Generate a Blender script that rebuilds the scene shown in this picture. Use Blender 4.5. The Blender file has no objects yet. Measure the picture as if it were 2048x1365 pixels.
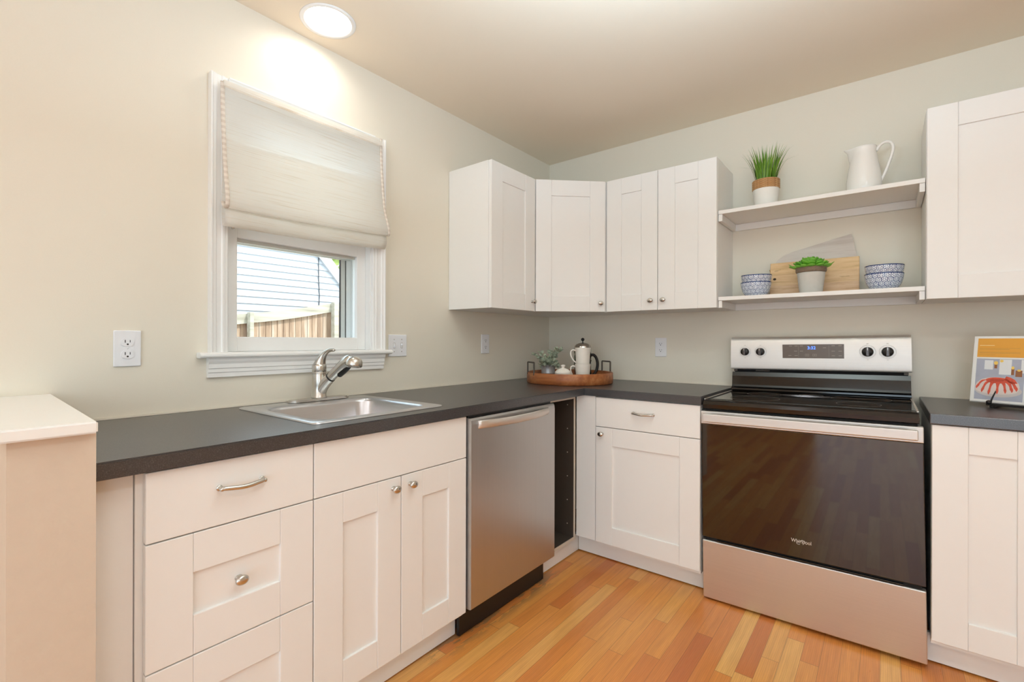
import bpy, bmesh, math, random
from mathutils import Vector, Matrix
random.seed(7)
S = bpy.context.scene
COL = S.collection
PI = math.pi

def lin(r, g, b):
    f = lambda c: (c/255)/12.92 if c/255 <= .04045 else ((c/255+.055)/1.055)**2.4
    return (f(r), f(g), f(b), 1)

# ---------------------------------------------------------------- camera
cd = bpy.data.cameras.new('camera'); cam = bpy.data.objects.new('camera', cd); COL.objects.link(cam)
cd.sensor_width = 36; cd.lens = 948.58/2048*36; cd.shift_x = .00522; cd.clip_start = .02; cd.clip_end = 200
cam.matrix_world = (Matrix.Translation((1.9008, -2.8699, 1.1632)) @ Matrix.Rotation(.6741, 4, 'Z')
                    @ Matrix.Rotation(PI/2, 4, 'X') @ Matrix.Rotation(.0023, 4, 'Z'))
S.camera = cam
S.view_settings.view_transform = 'Standard'; S.view_settings.look = 'None'
S.view_settings.gamma = 1; S.view_settings.use_curve_mapping = False
S.view_settings.exposure = 0.02
# ---------------------------------------------------------------- sky, sun, daylight
W = bpy.data.worlds.new('sky'); S.world = W; W.use_nodes = True
bg = W.node_tree.nodes['Background']; bg.inputs[0].default_value = (.74, .89, 1, 1); bg.inputs[1].default_value = 3.0

def lamp(name, kind, loc, rot, energy, color, **kw):
    l = bpy.data.lights.new(name, kind); l.energy = energy; l.color = color
    for k, v in kw.items(): setattr(l, k, v)
    o = bpy.data.objects.new(name, l); o.location = loc; o.rotation_euler = rot; COL.objects.link(o); return o
lamp('sun', 'SUN', (3, 2, 8), (math.radians(-14), math.radians(40), 0), 3.6, (1, .97, .92), angle=.01)
# daylight through the openings behind the camera: glazed door in the end wall, window in the side wall
lamp('daylight_end', 'AREA', (2.5, -5.95, 1.25), (PI/2, 0, 0), 7, (.6, .86, 1.06), shape='RECTANGLE', size=2.6, size_y=2.0)
lamp('daylight_side', 'AREA', (4.35, -4.4, 1.5), (0, PI/2, 0), 2, (.61, .86, 1.06), shape='RECTANGLE', size=1.3, size_y=1.3)
# added unseen lamp aimed at the ceiling, standing in for a bounced flash
lamp('bounce_fill', 'AREA', (1.65, -1.95, 1.8), (PI, 0, 0), 30, (.63, .86, 1.05), shape='DISK', size=.25)
# unseen ceiling lamps added to fill the room from above
for i, (x, y) in enumerate([(2.6, -2.6), (2.6, -4.4), (1.1, -4.4)]):
    lamp('ceiling_fill_lamp', 'AREA', (x, y, 2.42), (0, 0, 0), 8, (.9, .95, 1), shape='DISK', size=.16)

# ---------------------------------------------------------------- materials
class NT:
    def __init__(s, name):
        s.m = bpy.data.materials.new(name); s.m.use_nodes = True; s.t = s.m.node_tree
        s.b = s.t.nodes['Principled BSDF']; s.out = s.t.nodes['Material Output']
    def n(s, typ, **kw):
        x = s.t.nodes.new(typ)
        for k, v in kw.items(): setattr(x, k, v)
        return x
    def l(s, a, b): s.t.links.new(a, b)
    def _in(s, sock, v):
        if hasattr(v, 'is_linked') or hasattr(v, 'node'): s.l(v, sock)
        else: sock.default_value = v
    def math(s, op, a, b=0.0, c=0.0):
        x = s.n('ShaderNodeMath', operation=op)
        for i, v in enumerate((a, b, c)): s._in(x.inputs[i], v)
        return x.outputs[0]
    def co(s, out='Object'): return s.n('ShaderNodeTexCoord').outputs[out]
    def mapp(s, v, scale=(1, 1, 1), loc=(0, 0, 0)):
        x = s.n('ShaderNodeMapping'); s.l(v, x.inputs[0]); x.inputs['Scale'].default_value = scale; x.inputs['Location'].default_value = loc
        return x.outputs[0]
    def noise(s, v, scale, detail=4, rough=.5):
        x = s.n('ShaderNodeTexNoise'); s.l(v, x.inputs['Vector']); x.inputs['Scale'].default_value = scale
        x.inputs['Detail'].default_value = detail; x.inputs['Roughness'].default_value = rough
        return x.outputs['Fac']
    def ramp(s, f, stops):
        x = s.n('ShaderNodeValToRGB'); s._in(x.inputs[0], f); e = x.color_ramp.elements
        while len(e) < len(stops): e.new(.5)
        for el, (p, c) in zip(e, stops): el.position = p; el.color = c
        return x.outputs[0]
    def mix(s, f, a, b, mode='MIX'):
        x = s.n('ShaderNodeMix', data_type='RGBA', blend_type=mode)
        s._in(x.inputs[0], f); s._in(x.inputs[6], a); s._in(x.inputs[7], b); return x.outputs[2]
    def bump(s, h, strength=.1, dist=.01):
        x = s.n('ShaderNodeBump'); s.l(h, x.inputs['Height']); x.inputs['Strength'].default_value = strength
        x.inputs['Distance'].default_value = dist; s.l(x.outputs[0], s.b.inputs['Normal'])
    def sep(s, v):
        x = s.n('ShaderNodeSeparateXYZ'); s.l(v, x.inputs[0]); return x.outputs
    def comb(s, a, b, c=0.0):
        x = s.n('ShaderNodeCombineXYZ')
        for i, v in enumerate((a, b, c)): s._in(x.inputs[i], v)
        return x.outputs[0]
    def set(s, **kw):
        for k, v in kw.items(): s._in(s.b.inputs[k.replace('_', ' ')], v)
        return s

def plain(name, rgb, rough=.5, metal=0, spec=.5, nscale=0, nbump=0, var=0, **kw):
    t = NT(name); c = lin(*rgb)
    t.set(Base_Color=c, Roughness=rough, Metallic=metal, Specular_IOR_Level=spec)
    if nscale:
        h = t.noise(t.co(), nscale, 4)
        if nbump: t.bump(h, nbump, .004)
        if var: t.set(Base_Color=t.mix(h, tuple(v*(1-var) for v in c[:3])+(1,), tuple(min(1, v*(1+var)) for v in c[:3])+(1,)))
    t.set(**kw)
    return t.m
M = {}
M['wall'] = plain('wall_paint', (236, 228, 212), .55, nscale=260, nbump=.05, var=.015)
M['ceiling'] = plain('ceiling_paint', (242, 229, 209), .8, nscale=200, nbump=.05, var=.01)
M['cab'] = plain('white_cabinet_lacquer', (243, 240, 236), .38, nscale=30, var=.008)
M['trimw'] = plain('white_gloss_trim', (246, 245, 243), .35, nscale=40, var=.01)
M['cap'] = plain('white_satin_cap', (246, 243, 238), .4, nscale=30, var=.01)
M['beige'] = plain('beige_textured_plaster', (216, 198, 178), .7, nscale=42, nbump=.35, var=.03)
M['plate'] = plain('white_plastic', (240, 240, 243), .35, nscale=50, var=.005)
M['slot'] = plain('dark_slot', (30, 28, 26), .6)
M['nickel'] = plain('brushed_nickel', (206, 203, 196), .27, 1, nscale=120, var=.05)
M['black'] = plain('black_plastic', (18, 17, 17), .4, nscale=60, var=.05)
M['gap'] = plain('black_shadow_gap', (14, 13, 13), .8, nscale=60, var=.05)
M['brownbox'] = plain('dark_brown_laminate', (74, 64, 56), .5, nscale=60, var=.06)
M['edge'] = plain('pale_laminate_edge', (206, 196, 182), .5, nscale=60, var=.02)
M['alu'] = plain('grey_aluminium', (222, 220, 214), .45, .1, nscale=80, var=.05)
M['ceramic'] = plain('white_glazed_ceramic', (244, 240, 234), .12, nscale=20, var=.006)
M['stone'] = plain('cream_stoneware', (238, 232, 222), .3, nscale=60, var=.02)
M['blackglass'] = plain('black_oven_glass', (9, 7, 6), .035, nscale=9, var=.1, IOR=1.85)
M['cooktop'] = plain('black_ceramic_cooktop', (12, 11, 11), .07, nscale=9, var=.1, IOR=1.6)
M['blackmetal'] = plain('black_enamel', (14, 13, 13), .1, nscale=60, var=.1, IOR=1.6)
M['chrome'] = plain('polished_steel', (220, 218, 214), .1, 1, nscale=30, var=.03)
M['iron'] = plain('dark_iron', (92, 85, 78), .5, .5, nscale=90, nbump=.1, var=.12)
M['grille'] = plain('grey_line', (168, 158, 146), .5)
M['silver'] = plain('silver_lettering', (225, 220, 212), .3, .3)
M['orange'] = plain('orange_print', (236, 168, 62), .4, nscale=30, var=.02)
M['page'] = plain('white_page', (240, 238, 234), .45, nscale=30, var=.01)
M['ink'] = plain('grey_print', (176, 140, 78), .5)
M['inkpale'] = plain('pale_print', (246, 214, 150), .5)
M['red'] = plain('red_glaze_print', (222, 88, 62), .4, nscale=160, var=.35)
M['cake'] = plain('icing_print', (226, 208, 200), .5, nscale=40, var=.06)
M['cloth_print'] = plain('grey_blue_print', (176, 178, 192), .5, nscale=14, var=.18)
M['plate_print'] = plain('plate_print', (206, 196, 192), .5, nscale=20, var=.05)
M['candle_print'] = plain('candle_print', (232, 232, 232), .5, nscale=20, var=.05)
M['amberred'] = plain('dark_glaze_print', (196, 70, 48), .5, nscale=160, var=.2)
M['amber'] = plain('amber_print', (150, 96, 60), .5, nscale=40, var=.3)
M['flame'] = plain('flame_print', (246, 208, 104), .5)
M['darkgrey'] = plain('dark_grey_rubber', (78, 82, 88), .5, nscale=300, var=.3)

def stainless(name, rgb, rough, axis, sc=420):
    t = NT(name); c = lin(*rgb)
    sv = [4, 4, 4]; sv[axis] = .6
    v = t.mapp(t.co(), tuple(k*sc/4 if i != axis else 2 for i, k in enumerate(sv)))
    h = t.noise(v, 1.0, 3)
    t.set(Base_Color=t.mix(h, tuple(k*.93 for k in c[:3])+(1,), tuple(min(1, k*1.05) for k in c[:3])+(1,)), Metallic=1,
          Roughness=t.math('MULTIPLY_ADD', h, .1, rough-.05), Anisotropic=.5)
    return t.m
M['steel'] = stainless('brushed_stainless', (224, 220, 215), .5, 0)
M['steelv'] = stainless('brushed_stainless_door', (196, 196, 196), .36, 2)
M['sinksteel'] = stainless('sink_stainless', (206, 208, 212), .3, 1)

def counter_mat():
    t = NT('charcoal_speckled_laminate'); v = t.co()
    a = t.noise(v, 480, 2, .6); b = t.noise(v, 240, 2)
    c = t.ramp(a, [(.3, lin(36, 34, 36)), (.54, lin(62, 60, 62)), (.66, lin(80, 78, 79)), (.76, lin(132, 128, 127))])
    t.set(Base_Color=t.mix(t.math('MULTIPLY', b, .35), c, lin(50, 47, 48)), Roughness=.3, Specular_IOR_Level=1.0)
    t.bump(a, .03, .001); return t.m
M['counter'] = counter_mat()

def floor_mat():
    t = NT('oak_strip_floor'); x, y, z = t.sep(t.co('Object'))
    w = .0572
    fx = t.math('DIVIDE', x, w); i = t.math('FLOOR', fx); fr = t.math('FRACT', fx)
    wn = t.n('ShaderNodeTexWhiteNoise', noise_dimensions='1D'); t.l(i, wn.inputs['W'])
    ly = t.math('DIVIDE', t.math('MULTIPLY_ADD', wn.outputs['Value'], 3.7, y), .92)
    j = t.math('FLOOR', ly); fy = t.math('FRACT', ly)
    wn2 = t.n('ShaderNodeTexWhiteNoise', noise_dimensions='2D'); t.l(t.comb(i, j), wn2.inputs['Vector'])
    r = wn2.outputs['Value']
    base = t.ramp(r, [(0, lin(198, 100, 46)), (.25, lin(220, 130, 58)), (.6, lin(236, 154, 70)), (.84, lin(238, 166, 82)), (1, lin(246, 190, 108))])
    g = t.comb(t.math('MULTIPLY_ADD', r, 40, t.math('MULTIPLY', x, 34)), t.math('MULTIPLY', y, 2.2), r)
    n1 = t.noise(g, 2.0, 5, .6)
    g2 = t.comb(t.math('MULTIPLY_ADD', r, 90, t.math('MULTIPLY', x, 150)), t.math('MULTIPLY', y, 5), r)
    n2 = t.noise(g2, 2.4, 3, .6)
    wv = t.n('ShaderNodeTexWave', wave_type='BANDS', bands_direction='X'); t.l(g, wv.inputs['Vector'])
    wv.inputs['Scale'].default_value = 1.5; wv.inputs['Distortion'].default_value = 7; wv.inputs['Detail'].default_value = 2
    c = t.mix(t.math('MULTIPLY', t.math('SUBTRACT', n1, .35), .9), base, lin(160, 84, 34))
    c = t.mix(t.math('MULTIPLY', wv.outputs['Fac'], .16), c, lin(150, 78, 38))
    c = t.mix(t.math('MULTIPLY', n2, .22), c, lin(240, 186, 120))
    # seams
    dx = t.math('MINIMUM', fr, t.math('SUBTRACT', 1.0, fr)); dy = t.math('MINIMUM', fy, t.math('SUBTRACT', 1.0, fy))
    sx = t.math('LESS_THAN', dx, .011); sy = t.math('LESS_THAN', dy, .0010)
    seam = t.math('MAXIMUM', sx, sy)
    c = t.mix(t.math('MULTIPLY', seam, .55), c, lin(92, 46, 22))
    # worn grey water stains beside the dishwasher
    nn = t.noise(t.comb(t.math('MULTIPLY', x, 30), t.math('MULTIPLY', y, 7)), 1.0, 5, .65)
    mx = t.n('ShaderNodeMapRange', interpolation_type='SMOOTHSTEP'); t.l(x, mx.inputs[0])
    mx.inputs[1].default_value = .68; mx.inputs[2].default_value = .60
    my = t.n('ShaderNodeMapRange', interpolation_type='SMOOTHSTEP'); t.l(t.math('ABSOLUTE', t.math('ADD', y, 1.27)), my.inputs[0])
    my.inputs[1].default_value = .5; my.inputs[2].default_value = .3
    st = t.math('MULTIPLY', t.math('MULTIPLY', mx.outputs[0], my.outputs[0]), t.math('GREATER_THAN', nn, .5))
    c = t.mix(t.math('MULTIPLY', st, .75), c, lin(140, 112, 76))
    t.set(Base_Color=c, Roughness=t.math('MULTIPLY_ADD', n1, .12, .24), Specular_IOR_Level=.5)
    t.bump(t.math('MULTIPLY_ADD', seam, -1.0, t.math('MULTIPLY', n2, .1)), .25, .002); return t.m
M['floor'] = floor_mat()

def wood(name, cols, axis=0, sc=1.0, rough=.5, dark=.3):
    t = NT(name); v = t.co()
    s_ = [26*sc]*3; s_[axis] = 2.2*sc
    n = t.noise(t.mapp(v, tuple(s_)), 1.4, 6, .62)
    n2 = t.noise(t.mapp(v, tuple(k*5 if i != axis else k*2 for i, k in enumerate(s_))), 1.0, 2)
    c = t.ramp(n, [(.28, lin(*cols[0])), (.5, lin(*cols[1])), (.72, lin(*cols[2]))])
    c = t.mix(t.math('MULTIPLY', n2, dark), c, lin(*cols[0]))
    t.set(Base_Color=c, Roughness=rough); t.bump(n2, .1, .002); return t.m
M['traywood'] = wood('mango_wood', ((118, 62, 30), (172, 102, 56), (200, 136, 84)), 0, .8, .42)
M['board'] = wood('natural_acacia', ((164, 116, 76), (216, 176, 130), (236, 208, 166)), 0, .45, .5, .15)
def board_planks():
    t = NT('acacia_planks'); v = t.co(); x, y, z = t.sep(v)
    k = t.math('FLOOR', t.math('DIVIDE', z, .0605))
    wn = t.n('ShaderNodeTexWhiteNoise', noise_dimensions='1D'); t.l(t.math('ADD', k, 4.0), wn.inputs['W'])
    n = t.noise(t.comb(t.math('MULTIPLY', x, 5), t.math('MULTIPLY', y, 10), t.math('MULTIPLY_ADD', z, 46, t.math('MULTIPLY', k, 9.0))), 1.3, 6, .62)
    blot = t.noise(t.comb(t.math('MULTIPLY', x, 9), 0.0, t.math('MULTIPLY', z, 30)), 1.0, 3)
    c = t.ramp(n, [(.25, lin(172, 124, 86)), (.5, lin(222, 182, 142)), (.75, lin(238, 208, 174))])
    c = t.mix(t.math('MULTIPLY', wn.outputs['Value'], .45), c, lin(240, 206, 140))
    c = t.mix(t.math('MULTIPLY', t.math('GREATER_THAN', blot, .66), .3), c, lin(140, 92, 60))
    t.set(Base_Color=c, Roughness=.5); return t.m
M['board'] = board_planks()
M['whitewash'] = wood('whitewashed_wood', ((198, 186, 176), (218, 210, 202), (228, 222, 214)), 0, .7, .6, .15)
M['fence'] = wood('weathered_cedar', ((112, 84, 66), (180, 150, 124), (210, 196, 180)), 2, .35, .8)
M['rail'] = wood('grey_weathered_wood', ((150, 142, 124), (184, 176, 160), (204, 198, 184)), 1, .5, .8)
M['stick'] = wood('reddish_wood', ((120, 60, 30), (170, 96, 50), (200, 130, 80)), 0, 1, .5)

def shade_mat():
    t = NT('cream_woven_shade'); x, y, z = t.sep(t.co())
    n = t.noise(t.comb(0.0, t.math('MULTIPLY', y, 3.5), t.math('MULTIPLY', z, 240)), 1.0, 3, .6)
    n3 = t.noise(t.comb(0.0, t.math('MULTIPLY', y, 9), t.math('MULTIPLY', z, 700)), 1.0, 2, .6)
    c = t.ramp(n, [(.26, lin(232, 222, 208)), (.42, lin(252, 249, 243)), (.75, lin(254, 253, 250))])
    t.set(Base_Color=c, Roughness=.9, Specular_IOR_Level=.1); t.bump(t.math('ADD', n, n3), .35, .002)
    tr = t.n('ShaderNodeBsdfTranslucent'); t.l(c, tr.inputs[0])
    mx = t.n('ShaderNodeMixShader'); mx.inputs[0].default_value = .58
    t.l(t.b.outputs[0], mx.inputs[1]); t.l(tr.outputs[0], mx.inputs[2]); t.l(mx.outputs[0], t.out.inputs[0]); return t.m
M['shade'] = shade_mat()
def tape_mat():
    t = NT('stitched_tape'); x, y, z = t.sep(t.co())
    f = t.math('LESS_THAN', t.math('FRACT', t.math('MULTIPLY', z, 48)), .5)
    t.set(Base_Color=t.mix(f, lin(216, 203, 190), lin(230, 220, 208)), Roughness=.85); return t.m
M['tape'] = tape_mat()
def glass_mat():
    t = NT('clear_pane'); g = t.n('ShaderNodeBsdfGlossy'); g.inputs['Roughness'].default_value = .01
    tr = t.n('ShaderNodeBsdfTransparent'); tr.inputs[0].default_value = (.97, .985, .98, 1)
    fr = t.n('ShaderNodeFresnel'); fr.inputs[0].default_value = 1.35
    mx = t.n('ShaderNodeMixShader'); t.l(fr.outputs[0], mx.inputs[0]); t.l(tr.outputs[0], mx.inputs[1]); t.l(g.outputs[0], mx.inputs[2])
    t.l(mx.outputs[0], t.out.inputs[0]); return t.m
M['glass'] = glass_mat()
def emis(name, rgb, s):
    t = NT(name); t.set(Base_Color=lin(*rgb), Emission_Color=lin(*rgb), Emission_Strength=s); return t.m
M['lens'] = emis('lit_lamp_lens', (255, 250, 242), 27)
M['led'] = emis('blue_led_digits', (70, 120, 255), 3.0)
def rope_mat():
    t = NT('jute_rope'); x, y, z = t.sep(t.co('UV'))
    f = t.noise(t.comb(t.math('MULTIPLY_ADD', y, 260, t.math('MULTIPLY', x, 160)), t.math('MULTIPLY', y, 120)), 1.0, 3)
    t.set(Base_Color=t.ramp(f, [(.3, lin(150, 104, 62)), (.5, lin(196, 150, 100)), (.7, lin(218, 180, 132))]), Roughness=.9); t.bump(f, .5, .003); return t.m
M['rope'] = rope_mat()
def green(name, a, b, sc=30):
    t = NT(name); n = t.noise(t.co(), sc, 3)
    t.set(Base_Color=t.mix(n, lin(*a), lin(*b)), Roughness=.45, Subsurface_Weight=0.0); return t.m
M['grass'] = green('grass_green', (52, 98, 18), (138, 182, 56))
M['succ'] = green('bright_succulent_green', (70, 150, 40), (140, 206, 70))
M['euca'] = green('dusty_grey_green', (118, 136, 108), (208, 214, 192), 70)
M['tree'] = green('sunlit_leaf', (120, 150, 70), (200, 212, 120), 3)
M['soil'] = plain('dark_soil', (60, 46, 36), .9, nscale=120, nbump=.4, var=.3)
M['concrete'] = plain('pale_concrete', (206, 202, 194), .75, nscale=45, nbump=.12, var=.07)
M['bark'] = plain('bark_band', (132, 112, 94), .85, nscale=110, nbump=.6, var=.4)
M['potwhite'] = plain('ribbed_white_pot', (240, 236, 228), .6, nscale=60, var=.02)
M['tin'] = plain('galvanised_tin', (176, 180, 184), .4, .55, nscale=40, var=.2)
M['yard'] = plain('yard_ground', (170, 160, 136), .9, nscale=6, var=.15)
M['siding'] = plain('white_vinyl_siding', (206, 210, 216), .5, nscale=5, var=.01)
M['roof'] = plain('grey_shingle', (120, 118, 116), .9, nscale=14, var=.2)
M['cable'] = plain('dark_cable', (60, 62, 68), .6)
M['wallext'] = M['wall']

def bowl_mat():
    t = NT('blue_hex_flower_glaze'); uv = t.co('UV'); u, v, w_ = t.sep(uv)
    q = 1/.0225; r3 = math.sqrt(3)
    jit = t.math('MULTIPLY', t.math('SUBTRACT', t.noise(uv, 60, 1), .5), .35)
    pu = t.math('MULTIPLY_ADD', u, q, jit); pv = t.math('MULTIPLY_ADD', v, q, t.math('MULTIPLY', jit, .8))
    ax = t.math('SUBTRACT', t.math('FRACT', pu), .5)
    ay = t.math('SUBTRACT', t.math('MULTIPLY', t.math('FRACT', t.math('DIVIDE', pv, r3)), r3), r3/2)
    bx = t.math('SUBTRACT', t.math('FRACT', t.math('SUBTRACT', pu, .5)), .5)
    by = t.math('SUBTRACT', t.math('MULTIPLY', t.math('FRACT', t.math('DIVIDE', t.math('SUBTRACT', pv, r3/2), r3)), r3), r3/2)
    da = t.math('MULTIPLY_ADD', ax, ax, t.math('MULTIPLY', ay, ay)); db = t.math('MULTIPLY_ADD', bx, bx, t.math('MULTIPLY', by, by))
    sel = t.math('LESS_THAN', da, db)
    mixf = lambda a, b: t.math('MULTIPLY_ADD', t.math('SUBTRACT', a, b), sel, b)
    gx, gy = mixf(ax, bx), mixf(ay, by)
    hx = t.math('MAXIMUM', t.math('ABSOLUTE', gx), t.math('MULTIPLY_ADD', t.math('ABSOLUTE', gx), .5, t.math('MULTIPLY', t.math('ABSOLUTE', gy), r3/2)))
    line = t.math('GREATER_THAN', hx, .447)
    d = t.math('SQRT', t.math('MULTIPLY_ADD', gx, gx, t.math('MULTIPLY', gy, gy)))
    pet = t.math('GREATER_THAN', t.math('COSINE', t.math('MULTIPLY', t.math('ARCTAN2', gy, gx), 6.0)), .15)
    ring = t.math('MULTIPLY', t.math('GREATER_THAN', d, .16), t.math('LESS_THAN', d, .35))
    rim = t.math('MULTIPLY', t.math('GREATER_THAN', v, .1245), t.math('LESS_THAN', v, .134))
    foot = t.math('GREATER_THAN', v, .05)
    m = t.math('MAXIMUM', rim, t.math('MULTIPLY', foot, t.math('MAXIMUM', line, t.math('MULTIPLY', pet, ring))))
    t.set(Base_Color=t.mix(m, lin(228, 232, 240), lin(46, 68, 120)), Roughness=.15); return t.m
M['bowl'] = bowl_mat()

# ---------------------------------------------------------------- mesh helpers
ORG = {}
def org(p): return ORG.get(p.name, Vector((0, 0, 0))) if p else Vector((0, 0, 0))

class MB:
    def __init__(s): s.bm = bmesh.new(); s.uv = None
    def box(s, x0, x1, y0, y1, z0, z1, bev=0, seg=2):
        b = bmesh.new()
        bmesh.ops.create_cube(b, size=1)
        for v in b.verts:
            v.co = Vector((x0+(v.co.x+.5)*(x1-x0), y0+(v.co.y+.5)*(y1-y0), z0+(v.co.z+.5)*(z1-z0)))
        if bev: bmesh.ops.bevel(b, geom=b.edges[:], offset=bev, segments=seg, affect='EDGES', profile=.5)
        s.join(b); return s
    def join(s, b, mat=None):
        if mat is not None: bmesh.ops.transform(b, matrix=mat, verts=b.verts)
        m = bpy.data.meshes.new('t'); b.to_mesh(m); b.free(); s.bm.from_mesh(m); bpy.data.meshes.remove(m)
    def lathe(s, prof, c=(0, 0, 0), n=40, uvr=None, sx=1, sy=1, mat=None):
        b = bmesh.new(); uvl = b.loops.layers.uv.new('UVMap') if uvr else None
        rings = []; arc = [0]
        for a, q in zip(prof, prof[1:]): arc.append(arc[-1]+math.hypot(q[0]-a[0], q[1]-a[1]))
        for r, z in prof:
            if r < 1e-6: rings.append([b.verts.new((c[0], c[1], c[2]+z))])
            else: rings.append([b.verts.new((c[0]+sx*r*math.cos(2*PI*k/n), c[1]+sy*r*math.sin(2*PI*k/n), c[2]+z)) for k in range(n)])
        for q in range(len(rings)-1):
            A, B = rings[q], rings[q+1]
            for k in range(n):
                k2 = (k+1) % n
                if len(A) == 1 and len(B) == 1: continue
                if len(A) == 1: vs, uv = [A[0], B[k2], B[k]], [(k+.5, q), (k+1, q+1), (k, q+1)]
                elif len(B) == 1: vs, uv = [A[k], A[k2], B[0]], [(k, q), (k+1, q), (k+.5, q+1)]
                else: vs, uv = [A[k], A[k2], B[k2], B[k]], [(k, q), (k+1, q), (k+1, q+1), (k, q+1)]
                f = b.faces.new(vs); f.smooth = True
                if uvl:
                    for lp, (uu, qq) in zip(f.loops, uv): lp[uvl].uv = (uu/n*2*PI*uvr, arc[qq])
        bmesh.ops.recalc_face_normals(b, faces=b.faces)
        if uvr and not s.bm.loops.layers.uv: s.bm.loops.layers.uv.new('UVMap')
        s.join(b, mat); return s
    def tube(s, pts, r, n=12, closed=False, flat=(1, 1)):
        b = bmesh.new(); P = [Vector(p) for p in pts]; N = len(P); R = r if isinstance(r, (list, tuple)) else [r]*N
        rings = []; up = None
        for i, p in enumerate(P):
            if closed: t = (P[(i+1) % N]-P[i-1])
            else: t = (P[min(i+1, N-1)]-P[max(i-1, 0)])
            t.normalize()
            if up is None:
                up = Vector((0, 0, 1)) if abs(t.z) < .9 else Vector((1, 0, 0))
            a = t.cross(up).normalized(); up = a.cross(t).normalized()
            rings.append([b.verts.new(p+R[i]*(flat[0]*math.cos(2*PI*k/n)*a+flat[1]*math.sin(2*PI*k/n)*up)) for k in range(n)])
        m = N if closed else N-1
        for i in range(m):
            A, B = rings[i], rings[(i+1) % N]
            for k in range(n):
                f = b.faces.new((A[k], A[(k+1) % n], B[(k+1) % n], B[k])); f.smooth = True
        if not closed:
            b.faces.new(rings[0][::-1]); b.faces.new(rings[-1])
        bmesh.ops.recalc_face_normals(b, faces=b.faces)
        s.join(b); return s
    def prism(s, poly, axis, a0, a1, bev=0, seg=2, smooth=False):
        """poly of 2D points extruded along axis: 'x' -> (y,z), 'y' -> (x,z), 'z' -> (x,y)"""
        b = bmesh.new()
        f3 = {'x': lambda p, a: (a, p[0], p[1]), 'y': lambda p, a: (p[0], a, p[1]), 'z': lambda p, a: (p[0], p[1], a)}[axis]
        A = [b.verts.new(f3(p, a0)) for p in poly]; B = [b.verts.new(f3(p, a1)) for p in poly]
        n = len(poly); b.faces.new(A[::-1]); b.faces.new(B)
        for k in range(n):
            f = b.faces.new((A[k], A[(k+1) % n], B[(k+1) % n], B[k])); f.smooth = smooth
        bmesh.ops.recalc_face_normals(b, faces=b.faces)
        if bev: bmesh.ops.bevel(b, geom=b.edges[:], offset=bev, segments=seg, affect='EDGES')
        s.join(b); return s
    def ball(s, c, r, sc=(1, 1, 1), u=20, v=12, mat=None):
        b = bmesh.new(); bmesh.ops.create_uvsphere(b, u_segments=u, v_segments=v, radius=r)
        for q in b.verts: q.co = Vector((q.co.x*sc[0]+c[0], q.co.y*sc[1]+c[1], q.co.z*sc[2]+c[2]))
        for f in b.faces: f.smooth = True
        s.join(b, mat); return s
    def grid(s, fn, nu, nv, smooth=True):
        b = bmesh.new(); V = [[b.verts.new(fn(i/nu, j/nv)) for j in range(nv+1)] for i in range(nu+1)]
        for i in range(nu):
            for j in range(nv):
                f = b.faces.new((V[i][j], V[i+1][j], V[i+1][j+1], V[i][j+1])); f.smooth = smooth
        s.join(b); return s
    def face(s, pts):
        b = bmesh.new(); b.faces.new([b.verts.new(p) for p in pts]); s.join(b); return s
    def build(s, name, mat, parent=None, local=False):
        me = bpy.data.meshes.new(name)
        if not local:
            o_ = org(parent)
            bmesh.ops.translate(s.bm, vec=-o_, verts=s.bm.verts)
        s.bm.to_mesh(me); s.bm.free(); me.materials.append(M[mat] if isinstance(mat, str) else mat)
        o = bpy.data.objects.new(name, me); COL.objects.link(o)
        if parent: o.parent = parent; ORG[o.name] = org(parent)
        return o

def tag(o, label=None, cat=None, group=None, kind=None):
    for k, v in (('label', label), ('category', cat), ('group', group), ('kind', kind)):
        if v: o[k] = v
    return o
def thing(name, loc, label, cat, group=None, kind=None):
    o = bpy.data.objects.new(name, None); COL.objects.link(o); o.location = loc; o.empty_display_size = .05
    ORG[o.name] = Vector(loc); return tag(o, label, cat, group, kind)
def tree_copy(o, parent=None):
    c = o.copy(); COL.objects.link(c)
    if parent: c.parent = parent
    for ch in list(o.children): tree_copy(ch, c)
    return c
def box(name, mat, parent, x0, x1, y0, y1, z0, z1, bev=0, seg=2):
    return MB().box(x0, x1, y0, y1, z0, z1, bev, seg).build(name, mat, parent)
def text(name, body, mat, parent, loc, rot, size, ext=.0003, align='CENTER', shear=0, sx=1):
    c = bpy.data.curves.new(name, 'FONT'); c.body = body; c.size = size; c.extrude = ext; c.align_x = align; c.align_y = 'CENTER'; c.shear = shear
    c.materials.append(M[mat]); o = bpy.data.objects.new(name, c); COL.objects.link(o)
    me = bpy.data.meshes.new_from_object(o); bpy.data.objects.remove(o); bpy.data.curves.remove(c)
    me.transform(Matrix.Translation(Vector(loc)-org(parent)) @ Matrix.Rotation(rot[0], 4, 'X') @ Matrix.Diagonal((sx, 1, 1, 1)))
    o = bpy.data.objects.new(name, me); COL.objects.link(o); o.parent = parent; return o
def rrect(x0, x1, y0, y1, r, n=6):
    P = []
    for cx, cy, a in ((x1-r, y1-r, 0), (x0+r, y1-r, 90), (x0+r, y0+r, 180), (x1-r, y0+r, 270)):
        for k in range(n+1):
            t = math.radians(a+90*k/n); P.append((cx+r*math.cos(t), cy+r*math.sin(t)))
    return P
def smooth_pts(pts, it=3):
    P = [Vector(p) for p in pts]
    for _ in range(it):
        Q = [P[0]]
        for a, b in zip(P, P[1:]): Q += [a*.75+b*.25, a*.25+b*.75]
        P = Q+[P[-1]]
    return P

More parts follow.
